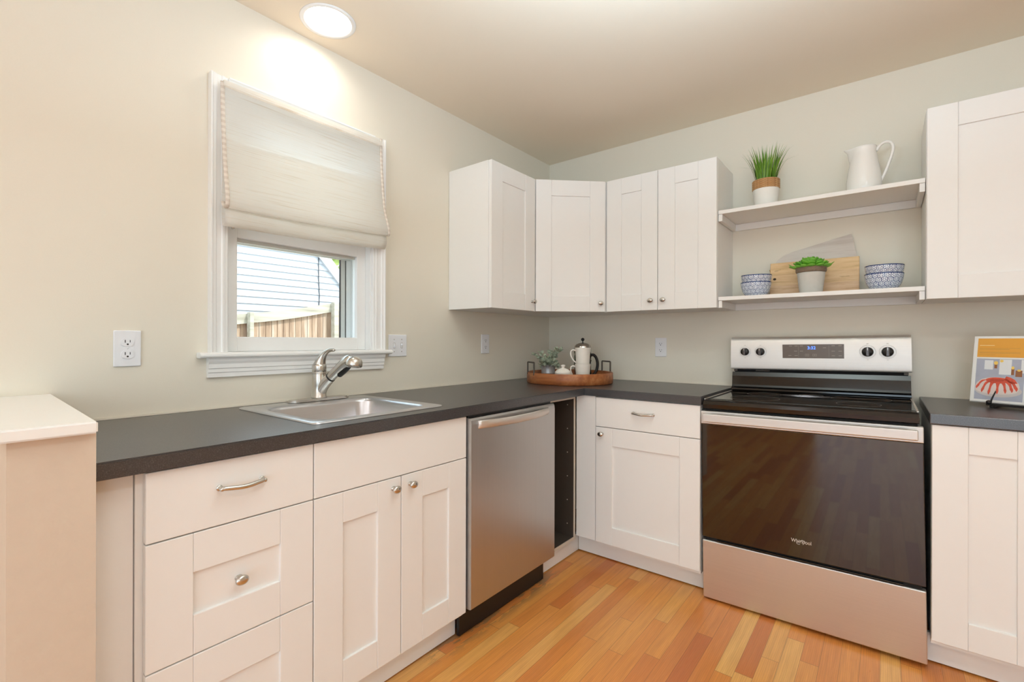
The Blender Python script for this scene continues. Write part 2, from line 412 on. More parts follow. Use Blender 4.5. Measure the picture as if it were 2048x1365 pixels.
# ---------------------------------------------------------------- the room
H = 2.434; X1 = 4.4; Y0 = -6.0
WY0, WY1, WZ0, WZ1 = -2.148, -1.518, 1.10, 2.06
b = MB()
b.box(-.15, 0, Y0, WY0, 0, H); b.box(-.15, 0, WY1, .15, 0, H)
b.box(-.15, 0, WY0, WY1, 0, WZ0); b.box(-.15, 0, WY0, WY1, WZ1, H)
tag(b.build('wall_left', 'wall'), 'cream painted wall with the window above the sink', 'wall', kind='structure')
tag(box('wall_back', 'wall', None, 0, X1, 0, .15, 0, H), 'cream painted wall behind the stove and shelves', 'wall', kind='structure')
b = MB(); b.box(X1, X1+.15, Y0, .15, 0, .8); b.box(X1, X1+.15, Y0, -5.1, .8, H); b.box(X1, X1+.15, -3.7, .15, .8, H); b.box(X1, X1+.15, -5.1, -3.7, 2.2, H)
tag(b.build('wall_right', 'wall'), 'cream painted wall with a wide window, opposite the sink', 'wall', kind='structure')
b = MB(); b.box(-.15, 1.2, Y0-.15, Y0, 0, H); b.box(3.8, X1+.15, Y0-.15, Y0, 0, H); b.box(1.2, 3.8, Y0-.15, Y0, 2.25, H)
tag(b.build('wall_front', 'wall'), 'cream painted wall with a wide garden door, opposite the stove', 'wall', kind='structure')
tag(box('floor', 'floor', None, 0, X1, Y0, 0, -.05, 0), 'orange oak strip floor with worn boards by the dishwasher', 'floor', kind='structure')
# ceiling with the round hole for the recessed lamp
LX, LY, LR = .165, -1.84, .088
bm = bmesh.new()
outer = [bm.verts.new(p) for p in ((-.15, Y0-.15, H), (X1+.15, Y0-.15, H), (X1+.15, .15, H), (-.15, .15, H))]
inner = [bm.verts.new((LX+LR*math.cos(2*PI*k/48), LY+LR*math.sin(2*PI*k/48), H)) for k in range(48)]
ed = [bm.edges.new((outer[i], outer[(i+1) % 4])) for i in range(4)]+[bm.edges.new((inner[i], inner[(i+1) % 48])) for i in range(48)]
bmesh.ops.triangle_fill(bm, edges=ed, use_beauty=True)
for f in [f for f in bm.faces if (Vector(f.calc_center_median())-Vector((LX, LY, H))).length < LR*.98]: bm.faces.remove(f)
b = MB(); b.bm = bm; b.box(-.3, X1+.3, Y0-.3, .3, H+.14, H+.2)  # unseen roof slab added above the ceiling to block the sun
tag(b.build('ceiling', 'ceiling'), 'plain warm white plaster ceiling above the kitchen corner', 'ceiling', kind='structure')
t = thing('recessed_ceiling_light', (LX, LY, H), 'round lit recessed light in the ceiling above the window', 'ceiling light')
b = MB(); b.lathe([(.088, .1), (.0865, .1), (.0865, .0), (.09, -.004), (.104, -.004), (.106, 0), (.088, 0)], (LX, LY, H), 48); b.build('trim_ring', 'trimw', t)
b = MB(); b.lathe([(0, .05), (.086, .05)], (LX, LY, H), 48); tag(b.build('lamp_lens', 'lens', t), 'glowing warm white lens')

# half wall and its cap
tag(box('wall_half', 'beige', None, 0, .69, -2.767, -2.645, 0, .983), 'short beige half wall ending the counter beside the drawers', 'wall', kind='structure')
b = MB(); b.prism([(0, -2.617), (.712, -2.646), (.712, -2.792), (0, -2.792)], 'z', .983, 1.006, .003)
tag(b.build('trim_1', 'cap'), 'white board capping the beige half wall', 'trim', kind='structure')

# ---------------------------------------------------------------- window over the sink
w = thing('window_1', (0, (WY0+WY1)/2, WZ0), 'white framed window over the sink with a cream shade', 'window', kind='structure')
CW = .062
b = MB()
CP = [(0, 0), (0, .013), (.003, .016), (.011, .016), (.013, .0195), (.021, .0205), (.025, .0175), (.04, .0195), (.044, .0235), (.053, .025), (.057, .029), (CW, .029), (CW, 0)]
b.prism([(x, WY0-d) for d, x in CP], 'z', 1.12, 2.062+CW); b.prism([(x, WY1+d) for d, x in CP], 'z', 1.12, 2.062+CW)
b.prism([(x, 2.062+d) for d, x in CP], 'y', WY0-.001, WY1+.001)
b.build('window_casing', 'trimw', w)
b = MB()
b.box(-.15, 0, WY0, WY0+.006, 1.118, 2.062); b.box(-.15, 0, WY1-.006, WY1, 1.118, 2.062); b.box(-.15, 0, WY0, WY1, 2.056, 2.062)
b.box(-.15, -.082, WY1-.022, WY1-.006, 1.118, 2.05); b.box(-.15, -.082, WY0+.006, WY0+.022, 1.118, 2.05)
b.build('window_jamb', 'trimw', w)
b = MB()
b.prism([(-.15, 1.1), (-.0005, 1.1), (-.0005, 1.12), (-.15, 1.12)], 'y', WY0, WY1)
b.prism([(0, 1.1), (.035, 1.1), (.045, 1.104), (.047, 1.110), (.045, 1.116), (.035, 1.12), (0, 1.12)], 'y', -2.246, -1.424, .002)
b.build('window_stool', 'trimw', w)
b = MB()
prof = [(0, 1.03), (.014, 1.03), (.014, 1.045), (.018, 1.048), (.018, 1.06), (.022, 1.063), (.022, 1.078), (.028, 1.088), (.03, 1.1), (0, 1.1)]
b.prism(prof, 'y', -2.214, -1.456); b.build('window_apron', 'trimw', w)
def sash(name, x0, x1, z0, z1, st, br, tr, y0=WY0+.006, y1=WY1-.006, mat='trimw'):
    b = MB()
    b.box(x0, x1, y0, y0+st, z0, z1, .003); b.box(x0, x1, y1-st, y1, z0, z1, .003)
    b.box(x0, x1, y0+st-.002, y1-st+.002, z0, z0+br, .003); b.box(x0, x1, y0+st-.002, y1-st+.002, z1-tr, z1, .003)
    for q in (.006,):
        b.box(x0+.006, x0+.014, y0+st, y1-st, z1-tr-.012, z1-tr)
    return b.build(name, mat, w)
s1 = sash('lower_sash', -.072, -.036, 1.12, 1.612, .046, .057, .056)
box('window_pane', 'glass', s1, -.056, -.053, WY0+.05, WY1-.05, 1.175, 1.56)
s2 = sash('upper_sash', -.112, -.078, 1.575, 2.05, .046, .04, .05, WY0+.022, WY1-.022)
box('window_pane', 'glass', s2, -.096, -.093, WY0+.066, WY1-.066, 1.613, 2.0)
b = MB()
b.box(-.146, -.132, WY0+.006, WY0+.026, 1.12, 2.05); b.box(-.146, -.132, WY1-.03, WY1-.006, 1.12, 2.05)
b.box(-.146, -.132, WY0, WY1, 1.55, 1.57); b.box(-.146, -.132, WY0, WY1, 1.12, 1.14); b.box(-.146, -.132, WY0, WY1, 2.03, 2.05)
b.box(-.132, -.126, WY0+.02, WY0+.06, 1.548, 1.572); b.box(-.132, -.126, WY1-.1, WY1-.03, 1.548, 1.572)
b.box(-.148, -.14, WY1-.073, WY1-.049, 1.12, 2.05)
tag(b.build('storm_frame', 'alu', w), 'grey metal storm window frame')
box('outer_jamb', 'trimw', w, -.149, -.13, WY1-.045, WY1-.004, 1.12, 2.05)
b = MB()
for q in (WY1-.0755, WY1-.0485): b.box(-.1495, -.139, q, q+.003, 1.12, 2.05)  # dark strips stand in for the shaded gaps of the storm frame
tag(b.build('gap_shade_strip', 'slot', w), 'thin dark strips painted as shaded gaps in the storm frame')
b = MB(); b.ball((-.034, WY0+.012, 1.152), .004); b.ball((.004, WY0+.02, 1.583), .006); b.build('sash_screw', 'nickel', w)

# roman shade hung on the casing
sh = thing('roman_shade', (0.03, (WY0+WY1)/2, 2.1), 'cream woven roman shade pulled half down over the window', 'window shade')
sy0, sy1 = -2.176, -1.492
prof = smooth_pts([(.034, 0, 2.106), (.036, 0, 2.0), (.05, 0, 1.85), (.066, 0, 1.75), (.083, 0, 1.69), (.086, 0, 1.655), (.076, 0, 1.643), (.058, 0, 1.652), (.05, 0, 1.67)], 3)
prof2 = smooth_pts([(.05, 0, 1.668), (.06, 0, 1.65), (.067, 0, 1.625), (.066, 0, 1.6), (.058, 0, 1.588), (.046, 0, 1.584), (.036, 0, 1.6), (.034, 0, 1.66), (.034, 0, 1.9)], 3)
def shade_fn(pr, flare=True):
    def fn(u, v):
        k = v*(len(pr)-1); i = min(int(k), len(pr)-2); p = pr[i].lerp(pr[i+1], k-i)
        fl = .012*max(0, min(1, (1.75-p.z)/.1)) if flare else .004
        y = sy0-fl*.2+(sy1+fl-sy0+.2*fl)*u
        dz = (u-.5)*.022
        sag = .006*math.sin(PI*u)*max(0, min(1, (1.9-p.z)/.2))
        return (p.x+.003*math.sin(9*u+4*v)*v, y, p.z+dz-sag)
    return fn
f1 = shade_fn(prof); f2 = shade_fn(prof2)
MB().grid(f1, 24, 60).build('shade_panel', 'shade', sh)
o = MB().grid(f2, 24, 50).build('shade_fold', 'shade', sh)
md = o.modifiers.new('lining', 'SOLIDIFY'); md.thickness = .0012
for uu, off in ((0, -.002), (1, .002)):
    pts = [Vector(f1(uu, k/50)) for k in range(51)]
    b = MB(); b.tube([p+Vector((.0035, off*.3, 0)) for p in pts], .0075, 8, flat=(1, .45)); b.build('edge_tape', 'tape', sh)
box('headrail', 'shade', sh, .031, .05, sy0, sy1, 2.08, 2.098)

# ---------------------------------------------------------------- outside
g = box('ground_outside', 'yard', None, -30, -.15, -20, 30, -.8, -.7)
tag(g, 'pale dry yard beyond the window', 'ground', kind='structure')
nh = thing('neighbor_house', (-5.5, -1, -.7), 'white house with lap siding seen through the window', 'house')
HX = -5.5
ridge = (0.2, 3.93); rk = -.93
b = MB()
k = 0; z = -.7
while z < 4.6:
    yend = 8.0 if z < .2 else min(8.0, 1.473-(z-2.4)/1.104)
    b.prism([(HX-.012, z+.105), (HX, z+.105), (HX+.022, z), (HX-.012, z)], 'y', -9, yend); z += .105
b.box(HX-3, HX-.012, -9, 1.0, -.7, 2.4)
b.build('siding_wall', 'siding', nh)
b = MB()
zt = 4.6; yt = 1.473-(zt-2.4)/1.104; yb = 4.0; zb_ = 2.4-(yb-1.473)*1.104
b.prism([(yt, zt), (yb, zb_), (yb+.2, zb_+.02), (yt+.2, zt+.02)], 'x', HX-.02, HX+.06); b.build('rake_board', 'siding', nh)
b = MB(); b.prism([(yt+.14, zt), (yb+.14, zb_), (yb+.19, zb_+.01), (yt+.19, zt+.01)], 'x', HX-3, HX-.02); b.build('roof', 'roof', nh)
fe = thing('wooden_fence', (-4.0, 0, -.7), 'weathered wooden fence in front of the white neighbour house', 'fence')
FX = -4.0
def ftop(y): return 1.473+.168*(y+.483)-.018*math.sin(PI*min(1, max(0, (y+.483)/1.1)))
y = -1.2
while y < 2.3:
    wd = random.uniform(.068, .082)
    box('picket', 'fence', fe, FX-.02, FX, y, y+wd-.006, -.7, ftop(y)-.03, .002); y += wd
b = MB(); pts = [(-1.3+3.7*k/24) for k in range(25)]
for a, c in zip(pts, pts[1:]):
    b.prism([(a, ftop(a)-.115), (c, ftop(c)-.115), (c, ftop(c)), (a, ftop(a))], 'x', FX+.001, FX+.045)
b.build('top_rail', 'rail', fe)
for yy, pw in ((-.425, .045), (.655, .065)):
    box('fence_post', 'rail', fe, FX+.046, FX+.13, yy, yy+pw, -.7, ftop(yy)+.015, .004)
tr_ = thing('yard_tree', (-9, 4.2, -.7), 'leafy green tree behind the white house roof', 'tree')
b = MB(); b.tube([(-9, 4.2, -.7), (-9, 4.2, 3)], .14); b.build('trunk', 'bark', tr_)
b = MB()
for k in range(700):
    c = Vector((random.gauss(-9, .9), random.gauss(4.2, 1.0), random.gauss(3.6, 1.0)))
    a = Vector((random.uniform(-1, 1), random.uniform(-1, 1), random.uniform(-1, 1))).normalized()*.13; q = a.orthogonal().normalized()*.09
    b.face([c-a, c+q, c+a, c-q])
b.build('crown', 'tree', tr_)
b = MB(); b.tube([(HX+.02, 1.345, 2.6), (HX+.022, 1.345, 2.2), (HX+.024, 1.36, 1.9), (HX+.02, 1.33, 1.4), (HX+.02, 1.33, .2)], .008, 6)
tag(b.build('wall_cable', 'cable'), 'thin dark cable running down the white siding', 'cable')

# ---------------------------------------------------------------- cabinet builders
def shaker(width, height, stile=.092, t=.02, rec=.008, gap=0.0):
    """door in local coords: x 0..width, z 0..height, front at y=0, back y=t"""
    b = MB(); bv = .0018
    if height < .2:
        b.box(0, width, 0, t, 0, height, bv); return b
    b.box(0, stile, 0, t, 0, height, bv); b.box(width-stile, width, 0, t, 0, height, bv)
    b.box(stile+.0002, width-stile-.0002, .0003, t, 0, stile, bv); b.box(stile+.0002, width-stile-.0002, .0003, t, height-stile, height, bv)
    b.box(stile-.003, width-stile+.003, rec, t-.002, stile-.003, height-stile+.003)
    return b
def place(b, ox, oy, oz, ang):
    bmesh.ops.transform(b.bm, matrix=Matrix.Translation((ox, oy, oz)) @ Matrix.Rotation(ang, 4, 'Z'), verts=b.bm.verts); return b
def knob(parent, x, y, z, ang, name='knob'):
    """oval knob; faces local -y before rotation"""
    b = MB()
    b.lathe([(.0001, 0), (.008, 0), (.008, .002), (.005, .004), (.0045, .012), (.008, .015), (.0125, .018), (.0135, .0215), (.012, .025), (.007, .0275), (0.0001, .028)], n=24, sx=1.18, sy=.92)
    bmesh.ops.transform(b.bm, matrix=Matrix.Translation((x, y, z)) @ Matrix.Rotation(ang, 4, 'Z') @ Matrix.Rotation(PI/2, 4, 'X'), verts=b.bm.verts)
    return b.build(name, 'nickel', parent)
def pull(parent, x, y, z, ang, L=.1):
    b = MB()
    pts = smooth_pts([(-L/2, -.001, 0), (-L/2, -.018, .001), (-L/2+.012, -.021, 0), (0, -.027, -.004), (L/2-.012, -.021, 0), (L/2, -.018, .001), (L/2, -.001, 0)], 3)
    n = len(pts); b.tube(pts, [.0042+.0018*math.sin(PI*i/(n-1)) for i in range(n)], 12)
    for sx_ in (-1, 1):
        b.ball((sx_*L/2, -.002, 0), .0075, (1, .45, 1)); b.ball((sx_*L/2, -.018, 0), .0058)
    bmesh.ops.transform(b.bm, matrix=Matrix.Translation((x, y, z)) @ Matrix.Rotation(ang, 4, 'Z'), verts=b.bm.verts)
    return b.build('handle', 'nickel', parent)
def carcass(parent, x0, x1, y0, y1, z0, z1, mat='cab', top=True, t=.016, back=None, name='carcass'):
    """open box: two side panels, bottom, back and (maybe) top. back: which side the back is on"""
    b = MB()
    b.box(x0, x1, y0, y1, z0, z0+t)
    if top: b.box(x0, x1, y0, y1, z1-t, z1)
    if back == 'y':
        b.box(x0, x0+t, y0, y1, z0+t, z1-(t if top else 0)); b.box(x1-t, x1, y0, y1, z0+t, z1-(t if top else 0)); b.box(x0+t, x1-t, y1-.008, y1, z0+t, z1-(t if top else 0))
    else:
        b.box(x0, x1, y0, y0+t, z0+t, z1-(t if top else 0)); b.box(x0, x1, y1-t, y1, z0+t, z1-(t if top else 0)); b.box(x0, x0+.008, y0+t, y1-t, z0+t, z1-(t if top else 0))
    return b.build(name, mat, parent)

ZK, ZD0, ZD1, ZS = .1, .118, .872, .713   # kick top, door bottom, drawer top, drawer/door split
XF = .642                                  # front plane of the left run
YF = -.6435                                # front plane of the back run
# left run: fronts face +x. shaker local -y -> +x : rotate +90deg (local x -> +y)
def left_front(name, parent, y0, y1, z0, z1, xf=XF):
    return place(shaker(y1-y0, z1-z0), xf, y0, z0, PI/2).build(name, 'cab', parent)
def back_front(name, parent, x0, x1, z0, z1, yf=YF):
    return place(shaker(x1-x0, z1-z0), x0, yf, z0, 0).build(name, 'cab', parent)

t = thing('filler_panel', (.6, -2.605, 0), 'narrow white filler panel between half wall and drawer cabinet', 'panel')
box('panel', 'cab', t, .596, .612, -2.643, -2.568, .0, .876)
t = thing('drawer_cabinet', (.32, -2.36, ZK), 'white three drawer base cabinet next to the beige half wall', 'cabinet')
carcass(t, .02, .62, -2.5665, -2.1635, ZK, .876)
for (z0, z1) in ((.7155, ZD1), (.4295, .7125), (ZD0, .4265)):
    d = left_front('drawer', t, -2.553, -2.1655, z0, z1)
    if z0 > .7: pull(d, XF, -2.357, .806, PI/2)
    else: knob(d, XF-.008, -2.359, (z0+z1)/2-.003, PI/2)
t = thing('sink_cabinet', (.32, -1.852, ZK), 'white base cabinet under the sink with two doors', 'cabinet')
carcass(t, .02, .62, -2.162, -1.54, ZK, .876, top=False)
left_front('false_front', t, -2.1625, -1.5415, .7155, ZD1)
d = left_front('door', t, -2.1625, -1.8555, ZD0, .7125); knob(d, XF, -1.887, .679, PI/2)
d = left_front('door', t, -1.8525, -1.5415, ZD0, .7125); knob(d, XF, -1.817, .679, PI/2)
b = box('toe_kick_board', 'cab', None, .556, .572, -2.64, -1.53, 0.004, ZK-.002)
tag(b, 'white toe kick board below the drawers and sink cabinet', 'toe kick')

# dishwasher
t = thing('dishwasher', (.33, -1.25, 0), 'stainless steel dishwasher with bar handle beside the sink cabinet', 'dishwasher')
DY0, DY1 = -1.5365, -.949
b = MB(); b.box(.07, .618, DY0+.008, DY1-.008, .1, .858); tag(b.build('tub', 'gap', t), 'dark tub sides')
b = MB(); b.prism([(.62, .866), (.655, .864), (.66, .856), (.662, .84), (.662, .135), (.66, .13), (.652, .128), (.62, .128)], 'y', DY0+.002, DY1, .0)
d = b.build('door', 'steelv', t)
b = MB()
prof = [(.0, .0)]
pts = []
hy0, hy1 = DY0+.04, DY1-.055
def hfn(u, v):
    a = u*2-1; bow = .036*(1-abs(a)**2.2)
    zz = .817+v*.032-.009*(1-a*a)*0
    return (.664+bow+.004*math.sin(PI*v), hy0+(hy1-hy0)*u, zz+.004)
b.grid(hfn, 30, 6)
o = b.build('handle', 'steel', d); md = o.modifiers.new('thick', 'SOLIDIFY'); md.thickness = .006; md.offset = -1
tag(o, 'bowed steel bar handle')
box('kick_plate', 'black', t, .585, .6, DY0+.002, DY1-.004, .006, .112)
b = MB(); b.box(.62, .64, DY0+.004, DY1-.004, .861, .874); b.build('control_strip', 'black', t)
box('side_gasket', 'black', t, .62, .634, DY0-.003, DY0+.001, .13, .862)

# open corner cabinet with dark inside
t = thing('open_corner_cabinet', (.3, -.79, ZK), 'open dark brown cabinet between dishwasher and corner filler', 'cabinet')
b = MB(); b.box(.03, .598, -.664, -.648, ZK, .876); b.box(.03, .598, -.944, -.928, ZK, .876); b.box(.03, .598, -.928, -.664, ZK, ZK+.016); b.box(.03, .038, -.928, -.664, ZK+.016, .876)
b.build('carcass', 'brownbox', t)
b = MB(); b.box(.598, .600, -.664, -.648, ZK, .876); b.box(.598, .600, -.928, -.664, ZK, ZK+.016); b.box(.57, .6, -.928, -.664, .856, .875)
tag(b.build('edge_strip', 'edge', t), 'pale front edging')
for k in range(6):
    b = MB(); b.lathe([(.003, 0), (.003, .001), (0.0001, .001)], n=10, mat=Matrix.Translation((.56, -.664, .18+.128*k)) @ Matrix.Rotation(PI/2, 4, 'X'))
    b.build('peg_hole', 'edge', t)
b = box('toe_kick_board', 'cab', None, .55, .566, -.92, -.556, .004, ZK-.002); tag(b, 'short white toe kick board below the open corner cabinet', 'toe kick')

# back run
t = thing('corner_filler', (.64, -.63, ZK), 'white vertical filler board in the base cabinet corner', 'panel')
b = MB(); b.box(.602, .7155, YF+.002, YF+.02, ZD0, .876, .0015); b.build('board', 'cab', t)
t = thing('base_cabinet', (.985, -.3, ZK), 'white base cabinet left of the stove with one drawer and door', 'cabinet')
carcass(t, .72, 1.243, -.622, -.02, ZK, .876, back='y')
d = back_front('drawer', t, .7185, 1.244, .7205, ZD1); pull(d, .978, YF, .808, 0)
d = back_front('door', t, .7185, 1.244, ZD0, .7175); knob(d, .755, YF, .684, 0)
b = box('toe_kick_board', 'cab', None, .5675, 1.249, -.555, -.539, .006, ZK-.002); tag(b, 'white toe kick board below the cabinet left of the stove', 'toe kick')
t = thing('base_cabinet', (2.33, -.3, ZK), 'white base cabinet to the right of the stove', 'cabinet')
carcass(t, 2.028, 2.63, -.622, -.02, ZK, .876, back='y')
d = back_front('door', t, 2.0285, 2.327, ZD0, ZD1+.002)
d = back_front('door', t, 2.330, 2.629, ZD0, ZD1+.002)
knob(d, 2.365, YF, .68, 0)
b = box('toe_kick_board', 'cab', None, 2.021, 2.63, -.56, -.544, .006, ZK+.006); tag(b, 'white toe kick board below the cabinet right of the stove', 'toe kick')

# ---------------------------------------------------------------- counters
CT, CB_ = .914, .877
SX0, SX1, SY0, SY1 = .16, .55, -2.092, -1.648      # sink bowl opening
b = MB()
CX, CY = .657, -.654
hx0, hx1, hy0_, hy1_ = SX0-.035, SX1+.02, SY0-.02, SY1+.02
bm = bmesh.new()
out = [(.0015, -2.643), (CX, -2.643), (CX, CY), (1.252, CY), (1.252, -.0015), (.0015, -.0015)]
inn = [(hx0, hy0_), (hx1, hy0_), (hx1, hy1_), (hx0, hy1_)]
loops = []
for zz in (CT, CB_):
    A = [bm.verts.new((x, y, zz)) for x, y in out]; B = [bm.verts.new((x, y, zz)) for x, y in inn]
    eA = [bm.edges.new((A[i], A[(i+1) % 6])) for i in range(6)]; eB = [bm.edges.new((B[i], B[(i+1) % 4])) for i in range(4)]
    bmesh.ops.triangle_fill(bm, edges=eA+eB, use_beauty=True)
    loops.append((A, B))
for f in [f for f in bm.faces if hx0 < f.calc_center_median().x < hx1 and hy0_ < f.calc_center_median().y < hy1_]: bm.faces.remove(f)
(A0, B0), (A1, B1) = loops
for q in range(6): bm.faces.new((A0[q], A0[(q+1) % 6], A1[(q+1) % 6], A1[q]))
for q in range(4): bm.faces.new((B0[q], B0[(q+1) % 4], B1[(q+1) % 4], B1[q]))
bmesh.ops.recalc_face_normals(bm, faces=bm.faces)
edges = [e for e in bm.edges if all(abs(v.co.z-CT) < 1e-6 for v in e.verts) and e.is_manifold and e.calc_face_angle(0) > 1 and all(v in A0 for v in e.verts)]
bmesh.ops.bevel(bm, geom=edges, offset=.003, segments=2, affect='EDGES')
b.bm = bm
tag(b.build('countertop', 'counter'), 'dark grey speckled L-shaped countertop around the sink and corner', 'countertop')
t = box('countertop', 'counter', None, 2.0215, 2.66, CY, -.0015, CB_, CT, .003); tag(t, 'short dark grey countertop under the open cookbook', 'countertop')
b = MB(); b.box(.0015, .006, -2.64, -.0015, CT+.0005, CT+.006); b.box(.006, 1.252, -.006, -.0015, CT+.0005, CT+.006)
tag(b.build('trim_2', 'wall'), 'thin caulk line between counter and walls', 'trim', kind='structure')

# ---------------------------------------------------------------- sink
t = thing('kitchen_sink', (.33, -1.87, .86), 'square stainless steel sink set into the dark counter', 'sink')
bm = bmesh.new(); rings = []
def ring(x0, x1, y0, y1, r, z): rings.append([bm.verts.new((p[0], p[1], z)) for p in rrect(x0, x1, y0, y1, r, 8)])
OX0, OX1, OY0, OY1 = .058, .588, -2.134, -1.604
ring(OX0, OX1, OY0, OY1, .022, CT+.0008); ring(OX0+.001, OX1-.001, OY0+.001, OY1-.001, .022, CT+.004); ring(OX0+.008, OX1-.008, OY0+.008, OY1-.008, .02, CT+.006)
ring(SX0-.006, SX1+.006, SY0-.006, SY1+.006, .07, CT+.005); ring(SX0, SX1, SY0, SY1, .066, CT+.002); ring(SX0+.005, SX1-.005, SY0+.005, SY1-.005, .062, CT-.008)
ring(SX0+.014, SX1-.014, SY0+.014, SY1-.014, .058, CT-.13); ring(SX0+.024, SX1-.024, SY0+.024, SY1-.024, .055, CT-.155); ring(SX0+.05, SX1-.05, SY0+.05, SY1-.05, .04, CT-.17)
ring(.3, .41, -1.925, -1.815, .05, CT-.173)
n = len(rings[0])
for A, B in zip(rings, rings[1:]):
    for k in range(n):
        f = bm.faces.new((A[k], A[(k+1) % n], B[(k+1) % n], B[k])); f.smooth = True
bm.faces.new(rings[-1]); bmesh.ops.recalc_face_normals(bm, faces=bm.faces)
if sum(f.normal.z*f.calc_area() for f in bm.faces) < 0: bmesh.ops.reverse_faces(bm, faces=bm.faces)
b = MB(); b.bm = bm; o = b.build('basin', 'sinksteel', t)
b = MB(); b.lathe([(.045, .003), (.043, .0045), (.03, .004), (.028, .001), (0.0001, .001)], (.355, -1.87, CT-.173), 28); b.build('drain', 'chrome', t)

# ---------------------------------------------------------------- faucet
FXc, FYc, FZ = .092, -1.833, CT+.007
t = thing('faucet', (FXc, FYc, FZ), 'brushed nickel pull-out faucet standing behind the sink', 'faucet')
b = MB(); P = rrect(FXc-.031, FXc+.031, FYc-.13, FYc+.13, .03, 8)
b.prism(P, 'z', FZ, FZ+.006, .0015); P = rrect(FXc-.026, FXc+.026, FYc-.124, FYc+.124, .025, 8); b.prism(P, 'z', FZ+.006, FZ+.009, .001)
b.build('base_plate', 'nickel', t)
b = MB(); b.lathe([(.0001, .009), (.0305, .009), (.0305, .013), (.028, .017), (.0275, .06), (.0268, .105), (.0262, .107), (.0268, .109), (.0266, .112), (.025, .114), (.0275, .116), (.0278, .124)], (FXc, FYc, FZ), 36)
b.build('faucet_body', 'nickel', t)
ta = math.radians(20); D = Vector((math.cos(ta), math.sin(ta), 0)); B0_ = Vector((FXc, FYc, FZ))
def fp(r, z, side=0): return B0_+D*r+Vector((0, 0, z))+Vector((-D.y, D.x, 0))*side
# handle cap (a slanted dome) and lever
b = MB(); b.lathe([(.0278, 0), (.0285, .012), (.0275, .018), (.024, .023), (.016, .026), (0.0001, .027)], (0, 0, 0), 32,
                  mat=Matrix.Translation(B0_+Vector((0, 0, .124))) @ Matrix.Rotation(ta, 4, 'Z'))
def p4(r, z, rad): q = fp(r, z); return Vector((q.x, q.y, q.z, rad))
lp = smooth_pts([p4(0, .124, .027), p4(.002, .143, .0262), p4(.009, .163, .0195), p4(.02, .182, .0135), p4(.034, .196, .0102), p4(.054, .2045, .0084), p4(.07, .2035, .0072)], 3)
b.tube([q.to_3d() for q in lp], [q[3] for q in lp], 20, flat=(1, .85)); b.ball(lp[-1].to_3d(), .0072, (1, 1, .8))
o = b.build('lever_handle', 'nickel', t)
b = MB()
sp = smooth_pts([fp(-.004, .016), fp(.012, .05), fp(.034, .074), fp(.055, .0925)], 2); nn = len(sp)
b.tube(sp, [.0265-.0068*k/(nn-1) for k in range(nn)], 24); b.build('spout', 'nickel', t)
b = MB(); b.tube([fp(.0535, .0911), fp(.058, .0949)], .0203, 20); tag(b.build('collar', 'black', t), 'thin black collar ring')
b = MB()
wp = smooth_pts([p4(.057, .094, .0192), p4(.085, .118, .0195), p4(.11, .139, .0212), p4(.13, .154, .0245), p4(.147, .161, .0265), p4(.162, .16, .02)], 2)
b.tube([q.to_3d() for q in wp], [q[3] for q in wp], 24)
hd = b.build('spray_head', 'nickel', t)
c = fp(.168, .151); b = MB(); nrm = (Matrix.Rotation(ta, 4, 'Z') @ Matrix.Rotation(math.radians(14), 4, 'Y')).to_4x4()
b.lathe([(.0001, -.009), (.0315, -.009), (.0335, -.006), (.0332, .001), (.031, .011), (.0262, .0195), (.0185, .0255), (.009, .0285), (.0001, .0292)], n=40, mat=Matrix.Translation(c) @ nrm); b.build('head_rim', 'nickel', hd)
b = MB(); b.lathe([(.0001, -.0108), (.028, -.0108), (.031, -.0085)], n=32, mat=Matrix.Translation(c) @ nrm); tag(b.build('spray_face', 'darkgrey', hd), 'dark grey nozzle face')
b = MB(); bp = [fp(.1, .101), fp(.117, .113), fp(.135, .128), fp(.145, .139)]
b.tube(smooth_pts(bp, 2), .0105, 12, flat=(1.3, .7)); tag(b.build('spray_button', 'black', hd), 'dark grey spray button')

# ---------------------------------------------------------------- wall cabinets
UZ0, UZ1, UD = 1.336, 2.104, .3105
YU = -.322
t = thing('wall_cabinet', (.15, -.81, UZ0), 'white single-door wall cabinet nearest the window', 'wall cabinet')
b = MB(); b.box(.002, .29, -1.0095, -.617, UZ0, UZ1, .001); b.build('carcass', 'cab', t)
d = place(shaker(.389, UZ1-UZ0), UD, -1.0065, UZ0, PI/2).build('door', 'cab', t); knob(d, UD, -.646, 1.39, PI/2)
t = thing('corner_wall_cabinet', (.25, -.25, UZ0), 'white corner wall cabinet with a diagonal door', 'wall cabinet')
b = MB(); b.prism([(.002, -.002), (.002, -.616), (.289, -.616), (.613, -.301), (.613, -.002)], 'z', UZ0, UZ1); b.build('carcass', 'cab', t)
A = Vector((.3105, -.6165)); Bv = Vector((.6135, -.3235)); dv = Bv-A; L = dv.length; ang = math.atan2(dv.y, dv.x)
d = place(shaker(L-.008, UZ1-UZ0), A.x+.004*math.cos(ang), A.y+.004*math.sin(ang), UZ0, ang).build('door', 'cab', t)
kp = A+dv*(1-.036/L); knob(d, kp.x, kp.y, 1.386, ang)
t = thing('wall_cabinet', (.92, -.15, UZ0), 'white double-door wall cabinet beside the open shelves', 'wall cabinet')
b = MB(); b.box(.6145, 1.2295, -.301, -.002, UZ0, UZ1, .001); b.build('carcass', 'cab', t)
d = place(shaker(.3045, UZ1-UZ0), .617, YU, UZ0, 0).build('door', 'cab', t); knob(d, .888, YU, 1.389, 0)
d = place(shaker(.3045, UZ1-UZ0), .9245, YU, UZ0, 0).build('door', 'cab', t); knob(d, .958, YU, 1.389, 0)
t = thing('wall_cabinet', (2.33, -.15, UZ0), 'white wall cabinet above the cookbook', 'wall cabinet')
